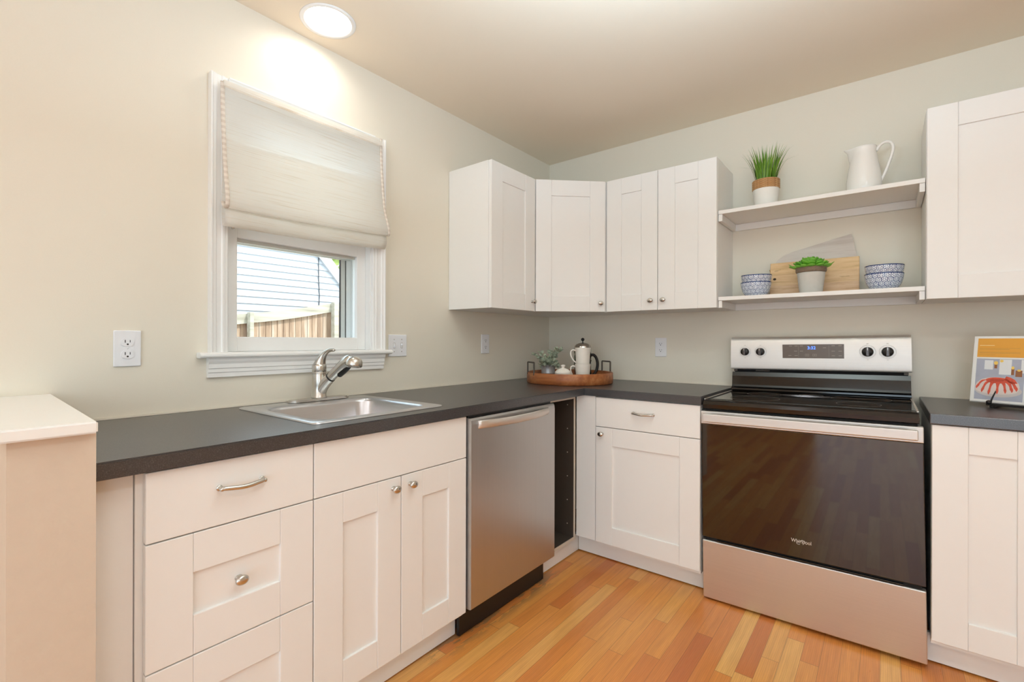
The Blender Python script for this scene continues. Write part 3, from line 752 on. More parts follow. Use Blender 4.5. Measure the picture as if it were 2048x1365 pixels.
b = MB(); b.box(2.028, 2.63, -.301, -.002, UZ0, UZ1, .001); b.build('carcass', 'cab', t)
d = place(shaker(.5985, UZ1-UZ0), 2.0295, YU, UZ0, 0).build('door', 'cab', t)

# open shelves on cleats
def shelf(zt, label):
    t = thing('wall_shelf', (1.63, -.15, zt), label, 'shelf')
    box('shelf_board', 'cab', t, 1.232, 2.026, -.302, -.002, zt-.019, zt, .001)
    box('side_cleat', 'cab', t, 1.232, 1.25, -.298, -.02, zt-.055, zt-.0195, .001)
    box('side_cleat', 'cab', t, 2.008, 2.026, -.298, -.02, zt-.055, zt-.0195, .001)
    box('back_cleat', 'cab', t, 1.232, 2.026, -.019, -.002, zt-.055, zt-.0195, .001)
ZU, ZL = 1.832, 1.391
shelf(ZU, 'upper white wall shelf holding the grass pot and pitcher')
shelf(ZL, 'lower white wall shelf holding blue bowls and cutting boards')

# ---------------------------------------------------------------- stove
SC, SFy = 1.6385, -.632
t = thing('stove', (SC, SFy, 0), 'stainless steel electric range with black glass oven door', 'stove')
x0, x1 = SC-.381, SC+.381
c0_, c1_ = SC-.3695, SC+.3695
box('oven_body', 'blackmetal', t, c0_, c1_, -.6, -.045, .04, .89)
b = MB(); b.box(x0, x1, SFy, -.598, .0135, .272, .004, 3); d = b.build('warming_drawer', 'steel', t)
b = MB(); b.box(x0+.012, x1-.012, SFy+.008, -.6, .272, .288); tag(b.build('drawer_gap', 'gap', t), 'dark gap above the drawer')
b = MB(); b.box(c0_+.05, c1_-.05, SFy-.002, -.6, .2755, .281, .002); b.build('vent_lip', 'blackmetal', t)
b = MB(); b.box(x0, x1, SFy, -.6, .287, .797, .003, 3); d = b.build('oven_door', 'blackglass', t)
b = MB(); b.box(x0, x1, SFy-.002, -.6, .797, .8545, .003, 3); tag(b.build('door_trim', 'steel', d), 'stainless strip along the top of the door')
b = MB(); b.box(x0+.016, x1-.016, SFy-.036, SFy-.022, .809, .846, .004, 3)
b.box(x0+.016, x0+.045, SFy-.026, SFy-.001, .812, .843, .002); b.box(x1-.045, x1-.016, SFy-.026, SFy-.001, .812, .843, .002)
tag(b.build('door_handle', 'steel', d), 'flat stainless handle bar')
# faint racks' lines seen through the glass are reflections; logo on the glass
text('logo', 'Whirlpool', 'silver', d, (1.6415, SFy-.0008, .3555), (PI/2, 0, 0), .0205, .0003, sx=.82)
b = MB(); ring_ = [(1.640+.013*math.cos(a)+.006*math.sin(a), SFy-.001, .3525+.0085*math.sin(a)+.002*math.cos(a)) for a in [2*PI*k/28 for k in range(23)]]
b.tube(ring_, .0008, 6); b.build('logo_swirl', 'silver', d)
b = MB(); b.prism([(SFy+.002, .864), (SFy-.004, .868), (SFy-.006, .885), (SFy-.002, .899), (SFy+.012, .905), (-.596, .905), (-.596, .864)], 'x', c0_, c1_)
tag(b.build('front_lip', 'blackmetal', t), 'glossy black front lip of the cooktop')
box('lip_gap', 'gap', t, c0_+.004, c1_-.004, SFy+.012, -.596, .855, .864)
b = MB(); b.box(c0_, c1_, -.595, -.13, .89, .907, .004, 2); ck = b.build('cooktop', 'cooktop', t)
b = MB()
for (x, y, r) in ((SC-.19, -.47, .1), (SC+.19, -.47, .075), (SC-.19, -.25, .075), (SC+.19, -.25, .11), (SC, -.2, .05)):
    b.lathe([(r, .0), (r, .0006), (r-.0015, .0006), (r-.0015, 0)], (x, y, .907), 40)
b.build('burner_ring', 'iron', ck)
for q in (c0_, c1_-.006): box('side_rail', 'steel', ck, q, q+.006, -.62, -.13, .905, .909, .001)
# backguard
b = MB(); b.prism([(-.128, .907), (-.133, .914), (-.132, .922), (-.12, .93), (-.115, .94), (-.108, .985), (-.1, 1.006), (-.06, 1.006), (-.06, .89), (-.13, .89)], 'x', c0_+.002, c1_-.002)
tag(b.build('riser_panel', 'blackmetal', t), 'glossy black curved panel behind the cooktop')
b = MB(); b.box(c0_+.01, c1_-.01, -.085, -.05, 1.006, 1.03); b.build('vent_slot', 'gap', t)
for sgn in (-1, 1): box('hinge_clip', 'iron', t, SC+sgn*.352-.008, SC+sgn*.352+.008, -.1, -.086, 1.01, 1.02)
box('latch_bar', 'iron', t, SC-.255, SC-.19, -.1, -.086, 1.012, 1.016)
b = MB(); prof = smooth_pts([(-.118, 0, 1.022), (-.121, 0, 1.03), (-.121, 0, 1.09), (-.117, 0, 1.15), (-.112, 0, 1.176), (-.1, 0, 1.189), (-.07, 0, 1.192), (-.045, 0, 1.19)], 2)
poly = [(p.x, p.z) for p in prof]+[(-.045, 1.022)]
b.prism(poly, 'x', c0_-.001, c1_+.001, .0, smooth=False); bgd = b.build('backguard', 'steel', t)
PYF = -.1212
M['panel'] = plain('grey_brown_control_panel', (112, 98, 88), .3, nscale=60, var=.02)
cp = MB().box(SC-.127, SC+.127, -.1225, -.112, 1.082, 1.1505, .001).build('control_panel', 'panel', bgd)
text('clock_digits', '3:32', 'led', cp, (SC-.003, -.1229, 1.1325), (PI/2, 0, 0), .0205, .0003)
b = MB()
rows = [(1.143, (-.092, -.068, -.045, .085, .112)), (1.117, (-.07, -.045, .06+.025, .112)), (1.095, (-.095, -.068, .085, .112)), (1.1335, (.05,))]
for z, xs in rows:
    for xx in xs:
        wv = .013; b.box(SC+xx-wv/2, SC+xx+wv/2, -.1231, -.1224, z-.0012, z+.0012)
for xx in (-.022, .01):
    for (a0, a1, z0, z1) in ((-.008, -.007, 1.092, 1.103), (.007, .008, 1.092, 1.103), (-.008, .008, 1.102, 1.103), (-.008, .008, 1.092, 1.093), (-.002, .002, 1.096, 1.099)):
        b.box(SC+xx+a0, SC+xx+a1, -.1231, -.1224, z0, z1)
b.build('panel_print', 'grille', cp)
for xx in (-.058, .068): box('divider_line', 'grille', cp, SC+xx-.0003, SC+xx+.0003, -.1228, -.1224, 1.087, 1.146)
def oven_knob(xx, r):
    z = 1.114
    b = MB(); b.lathe([(.0001, .022), (r*.9, .022), (r, .019), (r, .004), (r*1.02, .002), (r*1.02, 0)], n=36, mat=Matrix.Translation((xx, -.119, z)) @ Matrix.Rotation(PI/2, 4, 'X'))
    k = b.build('knob', 'black', bgd)
    b = MB(); b.box(xx-.0065, xx+.0065, -.154, -.139, z-r*.93, z+r*1.02, .003, 2); b.build('knob_grip', 'knobgrip', k)
    b = MB(); b.box(xx-.001, xx+.001, -.1548, -.1538, z+r*.35, z+r*.9); b.build('pointer', 'silver', k)
    b = MB(); b.lathe([(r*1.42, 0), (r*1.42, .0006), (r*1.39, .0006), (r*1.39, 0)], n=48, mat=Matrix.Translation((xx, -.1208, z)) @ Matrix.Rotation(PI/2, 4, 'X'))
    b.box(xx-.004, xx+.004, -.1216, -.1208, z+r*1.72, z+r*1.72+.0015); b.box(xx-.003, xx+.003, -.1216, -.1208, z-r*1.75, z-r*1.75+.0015)
    b.build('dial_mark', 'grille', bgd)
M['knobgrip'] = plain('dark_grey_grip', (92, 88, 88), .3, .5, nscale=60, var=.05)
for xx, r in ((-.300, .019), (-.227, .019), (.216, .0215), (.288, .0215)): oven_knob(SC+xx, r)
for sgn in (-1, 1):
    b = MB(); b.lathe([(.0001, .0), (.018, 0), (.018, .012), (.008, .014), (.008, .04)], (SC+sgn*.31, -.585, .0005 if sgn < 0 else .0045), 20); b.build('leveling_foot', 'black', t)
t.rotation_euler = (0, -.0145, .004)

# ---------------------------------------------------------------- outlets and switches
def outlet(loc, ang, label, dark=False):
    t = thing('power_outlet', loc, label, 'outlet', )
    L = Vector(loc)
    def P(b): bmesh.ops.transform(b.bm, matrix=Matrix.Rotation(ang, 4, 'Z'), verts=b.bm.verts); return b
    b = MB(); b.box(-.0355, .0355, -.0065, -.0005, -.0575, .0575, .0025, 3); P(b).build('wall_plate', 'plate', t, True)
    for s_ in (-1, 1):
        b = MB(); b.prism(rrect(-.017, .017, s_*.0195-.0135, s_*.0195+.0135, .012, 6), 'y', -.0085, -.006, .0006)
        f = P(b).build('socket_face', 'plate', t, True)
        b = MB(); b.box(-.0073, -.0053, -.0089, -.008, s_*.0195-.001, s_*.0195+.008); b.box(.0053, .007, -.0089, -.008, s_*.0195, s_*.0195+.0075)
        b.lathe([(0.0001, 0), (.0027, 0)], n=14, mat=Matrix.Translation((0, -.0088, s_*.0195-.006)) @ Matrix.Rotation(PI/2, 4, 'X'))
        P(b).build('socket_slot', 'slot', f, True)
        ORG[f.name] = Vector((0, 0, 0))
    b = MB(); b.lathe([(.0028, 0), (.002, .001), (0.0001, .0012)], n=14, mat=Matrix.Translation((0, -.0065, 0)) @ Matrix.Rotation(PI/2, 4, 'X')); P(b).build('plate_screw', 'plate', t, True)
outlet((0, -2.4415, 1.1365), PI/2, 'white wall outlet above the counter near the half wall')
outlet((0, -.704, 1.145), PI/2, 'white wall outlet under the corner wall cabinets')
outlet((.823, 0, 1.127), 0, 'white wall outlet right of the wooden tray')
t = thing('light_switch', (0, -1.3645, 1.1395), 'white double light switch right of the window', 'switch')
def P(b): bmesh.ops.transform(b.bm, matrix=Matrix.Rotation(PI/2, 4, 'Z'), verts=b.bm.verts); return b
b = MB(); b.box(-.0555, .0555, -.0065, -.0005, -.054, .054, .0025, 3); P(b).build('wall_plate', 'plate', t, True)
for xx, up in ((-.023, -1), (.023, 1)):
    b = MB(); b.box(xx-.005, xx+.005, -.0072, -.006, -.012, .012); b.box(xx-.0035, xx+.0035, -.016, -.006, up*.002-.005+up*.003, up*.002+.005+up*.003, .0015)
    P(b).build('toggle', 'plate', t, True)
    b = MB(); b.box(xx-.0062, xx+.0062, -.0069, -.006, -.0135, .0135); P(b).build('toggle_slot', 'grille', t, True)
    b = MB()
    for zz in (-.03, .03): b.lathe([(.0028, 0), (.002, .001), (0.0001, .0012)], n=12, mat=Matrix.Translation((xx, -.0065, zz)) @ Matrix.Rotation(PI/2, 4, 'X'))
    P(b).build('plate_screw', 'grille', t, True)

# ---------------------------------------------------------------- tray group on the corner of the counter
TC = Vector((.402, -.382)); TR = .258
t = thing('wooden_tray', (TC.x, TC.y, CT), 'round wooden serving tray with iron handles in the counter corner', 'tray')
b = MB(); b.lathe([(0.0001, .0005), (TR-.004, .0005), (TR, .004), (TR+.001, .03), (TR, .061), (TR-.003, .064), (TR-.011, .064), (TR-.014, .061), (TR-.014, .012), (0.0001, .012)], (TC.x, TC.y, CT), 72); b.build('tray_body', 'traywood', t)
for sgn in (-1, 1):
    a = math.radians(57)
    a = a if sgn > 0 else a+PI
    e = Vector((math.cos(a), math.sin(a), 0)); q = Vector((-e.y, e.x, 0)); c = Vector((TC.x, TC.y, CT))+e*(TR-.0065)
    b = MB(); hw = .05
    b.tube(smooth_pts([c-q*hw+Vector((0, 0, .05)), c-q*hw+Vector((0, 0, .112)), c-q*hw+Vector((0, 0, .124)), c-q*(hw-.014)+Vector((0, 0, .124)), c+q*(hw-.014)+Vector((0, 0, .124)), c+q*hw+Vector((0, 0, .124)), c+q*hw+Vector((0, 0, .112)), c+q*hw+Vector((0, 0, .05))], 2), .0048, 10)
    b.build('handle', 'iron', t)
TZ = CT+.0125
# little tin plant
px, py = .262, -.405
t = thing('potted_plant', (px, py, TZ), 'dusty green leafy plant in a small tin on the tray', 'plant')
b = MB(); prof = [(0.0001, 0), (.036, 0), (.037, .002)]
for k in range(4): prof += [(.0375+.0012*k, .012+.008*k), (.0392+.0012*k, .015+.008*k), (.0375+.0012*k, .018+.008*k)]
prof += [(.043, .07), (.046, .086), (.0475, .088), (.046, .09), (.0445, .088), (.041, .07), (0.0001, .07)]
b.lathe(prof, (px, py, TZ), 32); b.build('tin_pot', 'tin', t)
def leafball(b, c, rad, n, size, seed, flat=.75, spread=1.0):
    R = random.Random(seed)
    for k in range(n):
        th = R.uniform(0, 2*PI); ph = R.uniform(.0, 1.0); rr = R.uniform(.35, 1)**.6
        d = Vector((math.cos(th)*math.sqrt(1-ph*ph), math.sin(th)*math.sqrt(1-ph*ph), ph*flat))
        p = Vector(c)+Vector((d.x*rad[0], d.y*rad[0], d.z*rad[1]))*rr
        leaf(b, p, (d+Vector((R.uniform(-.6, .6), R.uniform(-.6, .6), R.uniform(-.3, .7)))).normalized(), size*R.uniform(.7, 1.25), .75, R)
def leaf(b, p, d, L, wr, R, cup=.15):
    s_ = d.orthogonal().normalized(); s_.rotate(Matrix.Rotation(R.uniform(0, 2*PI), 3, d)); nrm = d.cross(s_).normalized()
    V = []
    for (u, wv) in ((0, .12), (.25, .75), (.55, 1), (.82, .7), (1, .05)):
        for sd in (-1, 0, 1): V.append(p+d*L*u+s_*sd*wv*L*wr*.5+nrm*(abs(sd)*wv*L*cup))
    vs = [b.bm.verts.new(v) for v in V]
    for i in range(4):
        for j in range(2):
            f = b.bm.faces.new((vs[i*3+j], vs[i*3+j+1], vs[(i+1)*3+j+1], vs[(i+1)*3+j])); f.smooth = True
b = MB(); R = random.Random(3)
leafball(b, (px, py, TZ+.08), (.055, .075), 150, .022, 5)
for k in range(13):
    th = R.uniform(0, 2*PI); e = Vector((math.cos(th), math.sin(th), 0)); top = Vector((px, py, TZ+.085))+e*R.uniform(.06, .1)+Vector((0, 0, R.uniform(.02, .115)))
    base = Vector((px, py, TZ+.08)); mid = (base+top)/2+Vector((0, 0, .02))
    pts = smooth_pts([base, mid, top], 2); b.tube(pts, .0012, 5)
    for q in pts[2:]:
        for m in range(2): leaf(b, q, Vector((R.uniform(-1, 1), R.uniform(-1, 1), R.uniform(-.2, 1))).normalized(), R.uniform(.014, .024), .8, R)
b.build('foliage', 'euca', t)
# sugar bowl
sx_, sy_ = .456, -.544
t = thing('sugar_bowl', (sx_, sy_, TZ), 'small cream lidded sugar bowl in front of the tin plant', 'sugar bowl')
b = MB(); b.lathe([(0.0001, 0), (.032, 0), (.034, .003), (.044, .02), (.0475, .04), (.047, .05), (.0445, .052), (0.0001, .05)], (sx_, sy_, TZ), 36); b.build('bowl_body', 'stone', t)
b = MB(); b.lathe([(.0465, .0525), (.0475, .056), (.044, .063), (.032, .074), (.016, .081), (.009, .084), (.0075, .088), (.012, .092), (.0135, .096), (.011, .1), (0.0001, .102)], (sx_, sy_, TZ), 36); b.build('lid', 'stone', t)
# mugs
LAT = Vector((.781, .624, 0))
def mug(x, y, z, label):
    t = thing('coffee_mug', (x, y, z), label, 'mug', 'stacked mugs on the tray')
    b = MB(); b.lathe([(0.0001, 0), (.036, 0), (.0385, .002), (.04, .02), (.0425, .06), (.046, .1), (.0465, .103), (.045, .1035), (.0435, .1), (.04, .06), (.037, .012), (0.0001, .01)], (x, y, z), 40); b.build('mug_body', 'stone', t)
    c = Vector((x, y, z)); e = -LAT
    b = MB(); b.tube(smooth_pts([c+e*.042+Vector((0, 0, .086)), c+e*.058+Vector((0, 0, .092)), c+e*.071+Vector((0, 0, .084)), c+e*.072+Vector((0, 0, .06)), c+e*.058+Vector((0, 0, .03)), c+e*.037+Vector((0, 0, .014))], 2), .0055, 10, flat=(1, .8)); b.build('handle', 'stone', t)
mx_, my_ = .506, -.405
mug(mx_, my_, TZ, 'cream coffee mug standing on the tray under another mug')
mug(mx_, my_, TZ+.0945, 'cream coffee mug stacked on top of the other mug')
# french press
fx_, fy_ = .425, -.262
t = thing('french_press', (fx_, fy_, TZ), 'french press coffee maker with black handle behind the mugs', 'coffee maker')
b = MB(); b.lathe([(0.0001, .008), (.046, .008), (.048, .012), (.048, .19), (.0465, .19), (.0465, .012), (0.0001, .011)], (fx_, fy_, TZ), 40); b.build('beaker', 'glass', t)
b = MB(); b.lathe([(.0485, .0), (.05, 0), (.05, .03), (.0485, .03)], (fx_, fy_, TZ), 40); b.lathe([(.0485, .165), (.05, .165), (.05, .185), (.0485, .185)], (fx_, fy_, TZ), 40)
for k in range(4):
    a = math.radians(38.6)+k*PI/2; b.box(fx_+.0495*math.cos(a)-.004, fx_+.0495*math.cos(a)+.004, fy_+.0495*math.sin(a)-.004, fy_+.0495*math.sin(a)+.004, TZ, TZ+.185)
b.lathe([(0.0001, .004), (.049, .004), (.049, .007), (0.0001, .007)], (fx_, fy_, TZ), 30)
tag(b.build('steel_frame', 'chrome', t), 'polished steel frame')
b = MB(); b.lathe([(.054, .188), (.055, .191), (.053, .196), (.051, .206), (.042, .217), (.026, .225), (.01, .228), (0.0001, .228)], (fx_, fy_, TZ), 40); tag(b.build('lid', 'chrome', t), 'domed steel lid')
b = MB(); b.tube([(fx_, fy_, TZ+.227), (fx_, fy_, TZ+.24)], .003, 8); b.ball((fx_, fy_, TZ+.247), .0105); b.build('plunger_knob', 'black', t)
c = Vector((fx_, fy_, TZ)); e = LAT
b = MB(); b.tube(smooth_pts([c+e*.052+Vector((0, 0, .15)), c+e*.068+Vector((0, 0, .153)), c+e*.085+Vector((0, 0, .135)), c+e*.095+Vector((0, 0, .095)), c+e*.086+Vector((0, 0, .05)), c+e*.066+Vector((0, 0, .025)), c+e*.052+Vector((0, 0, .024))], 2), .009, 12); tag(b.build('handle', 'black', t), 'curved black handle')

# ---------------------------------------------------------------- things on the shelves
px, py = 1.425, -.17
t = thing('potted_grass', (px, py, ZU), 'spiky green grass plant in a white pot with rope rim', 'plant')
b = MB(); prof = [(0.0001, 0), (.048, 0)]
for k in range(9): prof += [(.049+.0011*k, .003+.0105*k), (.0505+.0011*k, .008+.0105*k)]
prof += [(.0595, .1)]; b.lathe(prof, (px, py, ZU), 40); b.build('pot', 'potwhite', t)
b = MB()
for k in range(5): b.lathe([(.059, .1+.0095*k), (.0625, .1025+.0095*k), (.0628, .107+.0095*k), (.059, .1095+.0095*k)], (px, py, ZU), 40, uvr=.06)
b.build('rope_band', 'rope', t)
b = MB(); b.lathe([(.06, .136), (0.0001, .138)], (px, py, ZU), 24); b.build('soil', 'soil', t)
def blade(b, p, az, lean, L, w0, R):
    e = Vector((math.cos(az), math.sin(az), 0)); s_ = Vector((-e.y, e.x, 0)); pv = []
    N = 7; pos = Vector(p); ang = lean*.35
    for k in range(N+1):
        u = k/N; w_ = w0*(1-u**1.6)*(.75+.5*u*(1-u)*2)
        pv.append((pos-s_*w_, pos+Vector((0, 0, 0))-e*w_*.3, pos+s_*w_))
        ang = lean*(.35+.9*u); pos = pos+(e*math.sin(ang)+Vector((0, 0, math.cos(ang))))*L/N
    vs = [[b.bm.verts.new(q) for q in r] for r in pv]
    for i in range(N):
        for j in range(2):
            f = b.bm.faces.new((vs[i][j], vs[i][j+1], vs[i+1][j+1], vs[i+1][j])); f.smooth = True
b = MB(); R = random.Random(11)
for k in range(150):
    az = R.uniform(0, 2*PI); r = .045*math.sqrt(R.random()); lean = (.1+.75*r/.045)*R.uniform(.3, .85)
    blade(b, (px+r*math.cos(az), py+r*math.sin(az), ZU+.137), az+R.uniform(-.5, .5), lean, R.uniform(.1, .19), R.uniform(.0042, .0062), R)
for az, lean, L in ((.2, 1.25, .2), (-.1, .95, .21), (3.0, 1.25, .19), (3.3, .9, .2), (.5, 1.1, .19), (2.7, 1.0, .17)): blade(b, (px, py, ZU+.14), az, lean, L, .0026, R)
b.build('foliage', 'grass', t)
# pitcher
px, py = 1.822, -.17
t = thing('ceramic_pitcher', (px, py, ZU), 'tall white ceramic pitcher on the upper shelf', 'pitcher')
prof = [(0.0001, .0), (.058, 0), (.063, .004), (.066, .03), (.0655, .06), (.061, .1), (.0535, .145), (.0475, .18), (.046, .186), (.0465, .205), (.047, .213), (.045, .214), (.044, .2), (.051, .14), (.06, .08), (.06, .01), (0.0001, .008)]
b = MB(); b.lathe(prof, (px, py, ZU), 48)
for v in b.bm.verts:  # pull the lip out to the spout
    h = (v.co.z-ZU-.165)/.05
    if h > 0:
        d = Vector((v.co.x-px, v.co.y-py, 0)); a = math.atan2(d.y, -d.x)
        k = math.exp(-(a/.42)**2)*min(1, h)**1.5; v.co.x -= .03*k; v.co.z += .004*k
b.build('pitcher_body', 'ceramic', t)
c = Vector((px, py, ZU)); e = Vector((1, 0, 0))
b = MB(); b.tube(smooth_pts([c+e*.044+Vector((0, 0, .19)), c+e*.058+Vector((0, 0, .214)), c+e*.08+Vector((0, 0, .225)), c+e*.1+Vector((0, 0, .212)), c+e*.105+Vector((0, 0, .185)), c+e*.092+Vector((0, 0, .135)), c+e*.072+Vector((0, 0, .075)), c+e*.06+Vector((0, 0, .052))], 3), .0078, 12, flat=(1, .8)); b.build('handle', 'ceramic', t)
# bowls
def bowl(name_label, x, y, z, tilt=0, az=0, rot=0):
    t = bpy.data.objects.new('patterned_bowl', bowl_me); COL.objects.link(t); t.location = (x, y, z); t.rotation_euler = (tilt, az, rot)
    return tag(t, name_label, 'bowl', 'blue patterned bowls')
b = MB(); b.lathe([(0.0001, .004), (.038, .004), (.039, 0), (.043, 0), (.044, .006), (.052, .012), (.062, .03), (.068, .052), (.0705, .073), (.0705, .075), (.069, .0755), (.0665, .07), (.06, .035), (.045, .014), (0.0001, .011)], n=56, uvr=.068)
bowl_me = bpy.data.meshes.new('patterned_bowl'); b.bm.to_mesh(bowl_me); b.bm.free(); bowl_me.materials.append(M['bowl'])
bowl('blue and white bowl under another, beside the natural cutting board', 1.38, -.17, ZL, rot=.4)
bowl('slightly tilted blue and white bowl, top one beside the natural cutting board', 1.382, -.17, ZL+.037, .0, -.03, 1.9)
bowl('blue and white bowl under another, at the right end of the lower shelf', 1.894, -.17, ZL, rot=2.6)
bowl('blue and white bowl, top one at the right end of the lower shelf', 1.895, -.17, ZL+.036, 0, .01, .2)
# cutting boards
t = thing('cutting_board', (1.615, -.05, ZL), 'natural wood cutting board leaning behind the succulent pot', 'cutting board')
b = MB(); b.box(-.188, .188, -.009, .009, 0, .181, .002, 2); bd = b.build('board', 'board', t, True)
b = MB(); b.ball((-.167, -.0092, .096), .0075, (1, .12, .8)); b.build('wood_knot', 'soil', bd, True)
t.rotation_euler = (-math.radians(6), .0, 0); t.location = (1.615, -.066, ZL+.001)
t = thing('cutting_board', (1.61, -.02, ZL), 'whitewashed cutting board with slanted top behind the natural one', 'cutting board')
pl = [(-.17, 0), (-.195, .12), (-.18, .175), (-.16, .2), (-.13, .222), (-.09, .238), (.15, .298), (.155, .296), (.18, .165), (.18, 0)]
b = MB(); b.prism(pl, 'y', -.007, .007, .001); b.build('board', 'whitewash', t, True)
b = MB(); b.tube([(-.19, -.01, .13), (-.196, -.014, .15), (-.188, -.012, .155), (-.186, -.009, .135)], .0018, 6); b.tube([(-.184, -.01, .13), (-.18, -.015, .158)], .0016, 6); b.build('twine_loop', 'rope', t, True)
t.rotation_euler = (-math.radians(4), 0, 0); t.location = (1.616, -.031, ZL+.001)
# succulent
px, py = 1.62, -.175
t = thing('potted_succulent', (px, py, ZL), 'bright green succulent in a grey concrete pot with bark rim', 'plant')
b = MB(); b.lathe([(0.0001, 0), (.045, 0), (.047, .003), (.058, .1), (.0585, .103), (.056, .104), (.054, .1), (0.0001, .098)], (px, py, ZL), 40); b.build('pot', 'concrete', t)
b = MB(); b.lathe([(.057, .1045), (.0625, .106), (.064, .112), (.0638, .128), (.062, .131), (.054, .13), (0.0001, .126)], (px, py, ZL), 40); tag(b.build('bark_rim', 'bark', t), 'rough brown bark rim')
b = MB(); R = random.Random(4)
for ringi, (nl, el, L, r0) in enumerate(((13, .15, .055, .035), (12, .45, .05, .028), (11, .75, .046, .02), (8, 1.05, .042, .012), (5, 1.35, .036, .004))):
    for k in range(nl):
        a = 2*PI*(k+ringi*.4)/nl+R.uniform(-.1, .1); d = Vector((math.cos(a)*math.cos(el), math.sin(a)*math.cos(el), math.sin(el)))
        p = Vector((px+r0*math.cos(a), py+r0*math.sin(a), ZL+.128+.004*ringi)); L2 = L*R.uniform(.85, 1.12)
        b.ball((0, 0, 0), 1, u=10, v=8, mat=Matrix.Translation(p+d*L2*.5) @ d.to_track_quat('X', 'Z').to_matrix().to_4x4() @ Matrix.Diagonal((L2*.52, .0175*R.uniform(.85, 1.15), .0062, 1)))
for a in (3.0, 3.3, .1): 
    b.tube([(px+.04*math.cos(a), py+.04*math.sin(a), ZL+.13), (px+.075*math.cos(a), py+.075*math.sin(a), ZL+.135), (px+.092*math.cos(a), py+.092*math.sin(a), ZL+.15)], [.004, .004, .001], 8)
b.build('rosette', 'succ', t)

# ---------------------------------------------------------------- cookbook on its stand
BK = thing('cookbook', (2.31, -.2, CT), 'open cookbook with an orange heading and a cake photo', 'book')
# local: x along page, z up page, front is -y
b = MB(); b.box(-.168, .168, .006, .011, 0, .262, .001); b.build('cover', 'page', BK, True)
b = MB()
def pagefn(u, v): 
    x = -.165+.33*u; return (x, -.004*abs(math.sin(PI*2*u))**.6, .002+.257*v)
b.box(-.164, -.002, -.0, .006, .003, .259); b.box(.002, .164, 0, .006, .003, .259)
pg = b.build('page_block', 'page', BK, True)
yy = -.0006
def flat(name, mat, polys, lay, parent=pg):
    b = MB()
    for P_ in polys: b.prism([(p[0], p[1]) for p in P_], 'y', yy-.0002*lay, yy-.0002*lay+.00015)
    return b.build(name, mat, parent, True)
def R4(a, c, z0, z1): return [(a, z0), (c, z0), (c, z1), (a, z1)]
def EL(cx, cz, rx, rz, n=28): return [(cx+rx*math.cos(2*PI*k/n), cz+rz*math.sin(2*PI*k/n)) for k in range(n)]
flat('heading_block', 'orange', [R4(-.153, -.012, .178, .252)], 0)
flat('heading_text', 'inkpale', [R4(-.147, -.104, .223, .2255)], 1)
flat('body_text', 'ink', [R4(-.147, -.032, .2125, .2132), R4(-.147, -.06, .2085, .2092), R4(-.147, -.03, .1975, .1982), R4(-.147, -.03, .1935, .1942), R4(-.147, -.1, .187, .1877)], 1)
flat('cake_photo', 'cloth_print', [R4(-.153, -.016, .012, .172)], 0)
flat('second_photo', 'cloth_print', [R4(-.0125, -.004, .012, .172)], 0)
flat('photo_candles', 'candle_print', [R4(-.129, -.104, .13, .166), R4(-.086, -.052, .112, .17), R4(-.026, -.017, .12, .17)], 1)
for q in (R4(-.052, -.044, .112, .138), R4(-.04, -.022, .106, .13), R4(-.1, -.092, .135, .155)): flat('photo_glass', 'amber', [q], 2)
flat('photo_flames', 'flame', [EL(-.096, .156, .006, .007), EL(-.048, .139, .004, .006), EL(-.08, .164, .005, .005), EL(-.031, .13, .005, .004)], 3)
flat('photo_plate', 'plate_print', [[p for p in EL(-.086, .05, .067, .026) if True]], 2)
dome = [(-.15, .052), (-.152, .064), (-.147, .078), (-.134, .091), (-.112, .099), (-.086, .101), (-.06, .099), (-.04, .092), (-.029, .08), (-.026, .066), (-.029, .052)]+EL(-.09, .052, .0595, .02)[15:28][::-1]
flat('photo_cake', 'cake', [dome], 3)
flat('photo_cake_base', 'plate_print', [[(-.149, .05)]+[(p[0], p[1]-.004) for p in EL(-.09, .05, .0585, .018)[15:28]]+[(-.031, .05)]+[p for p in EL(-.09, .05, .0585, .015)[15:28]][::-1]], 4)
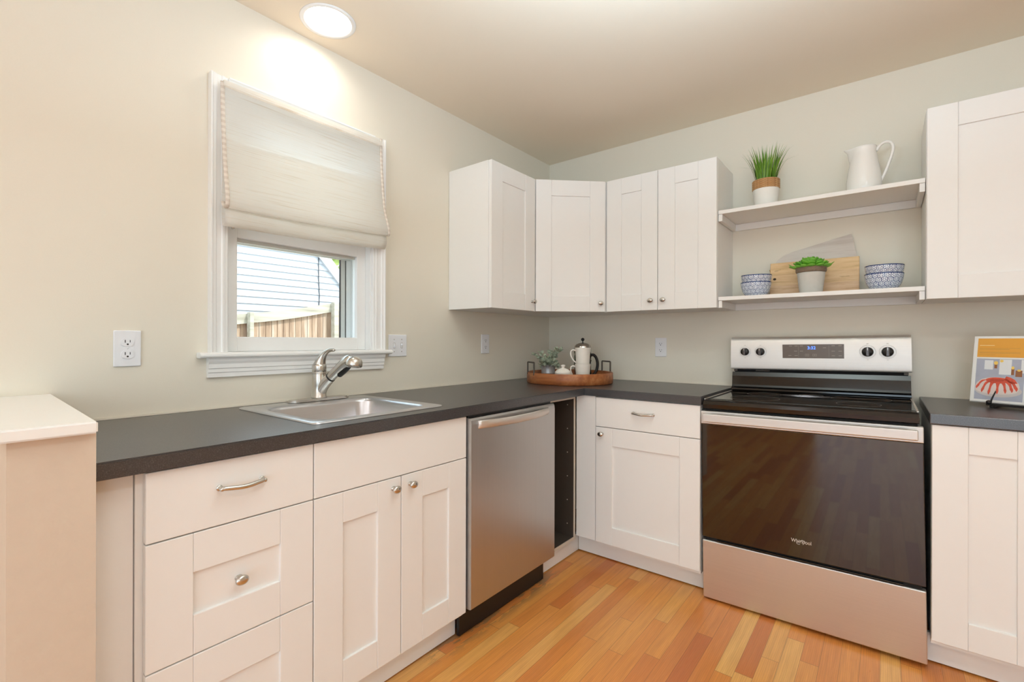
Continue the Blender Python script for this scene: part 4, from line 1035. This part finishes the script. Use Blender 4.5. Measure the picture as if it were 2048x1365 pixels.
def drip(xa, za, xb, zb_, w): # a bent glaze drip from the ring down over the icing
    L_, R_ = [], []
    for k in range(9):
        u = k/8; x = xa+(xb-xa)*u**.6; z = za+(zb_-za)*u**1.5; ww = w*(.75+.25*math.cos(u*5))*(1 if k < 8 else .45)
        L_.append((x-ww, z)); R_.append((x+ww, z))
    return L_+[(xb, zb_-w*.8)]+R_[::-1]
flat('photo_glaze', 'red', [EL(-.088, .0885, .034, .0115)]+[drip(*q) for q in ((-.116, .09, -.147, .058, .0065), (-.108, .084, -.131, .044, .0065), (-.098, .081, -.111, .036, .006), (-.086, .079, -.087, .04, .0062), (-.074, .08, -.064, .044, .006), (-.064, .083, -.046, .05, .0075), (-.06, .088, -.034, .056, .0085))]+[[(-.07, .092), (-.064, .106), (-.052, .102), (-.04, .094), (-.032, .08), (-.05, .078)]], 5)
flat('photo_glaze_hole', 'amberred', [EL(-.09, .0895, .021, .006)], 6)
BK.rotation_euler = (-math.radians(9), 0, math.radians(-27)); BK.location = (2.309, -.325, CT+.0145)
t = thing('book_stand', (2.33, -.22, CT), 'black metal stand holding the open cookbook', 'book stand')
b = MB()
b.box(-.115, .115, -.03, .012, .008, .0125, .001); b.box(-.115, .115, -.033, -.028, .008, .017, .001)
for xx in (-.1, .1): b.box(xx-.006, xx+.006, -.03, .16, .0005, .008, .001)
b.build('ledge', 'black', t, True)
b = MB(); b.box(-.105, .105, .04, .044, .01, .2, .001); bmesh.ops.transform(b.bm, matrix=Matrix.Translation((0, -.02, .012)) @ Matrix.Rotation(-math.radians(9), 4, 'X'), verts=b.bm.verts); b.build('back_rest', 'black', t, True)
for xx in (-.1, .1):
    b = MB(); b.ball((xx-.005, -.036, .02), .0085); b.tube(smooth_pts([(xx, -.036, .02), (xx+.003, -.034, .035), (xx+.006, -.026, .05), (xx+.008, -.018, .062)], 1), [.005, .0045, .004, .004, .0035, .0035, .003, .003][:len(smooth_pts([(0,0,0),(1,0,0),(2,0,0),(3,0,0)], 1))], 8, flat=(1.2, .6)); b.build('page_clip', 'black', t, True)
t.rotation_euler = (0, 0, math.radians(-27)); t.location = (2.318, -.33, CT)
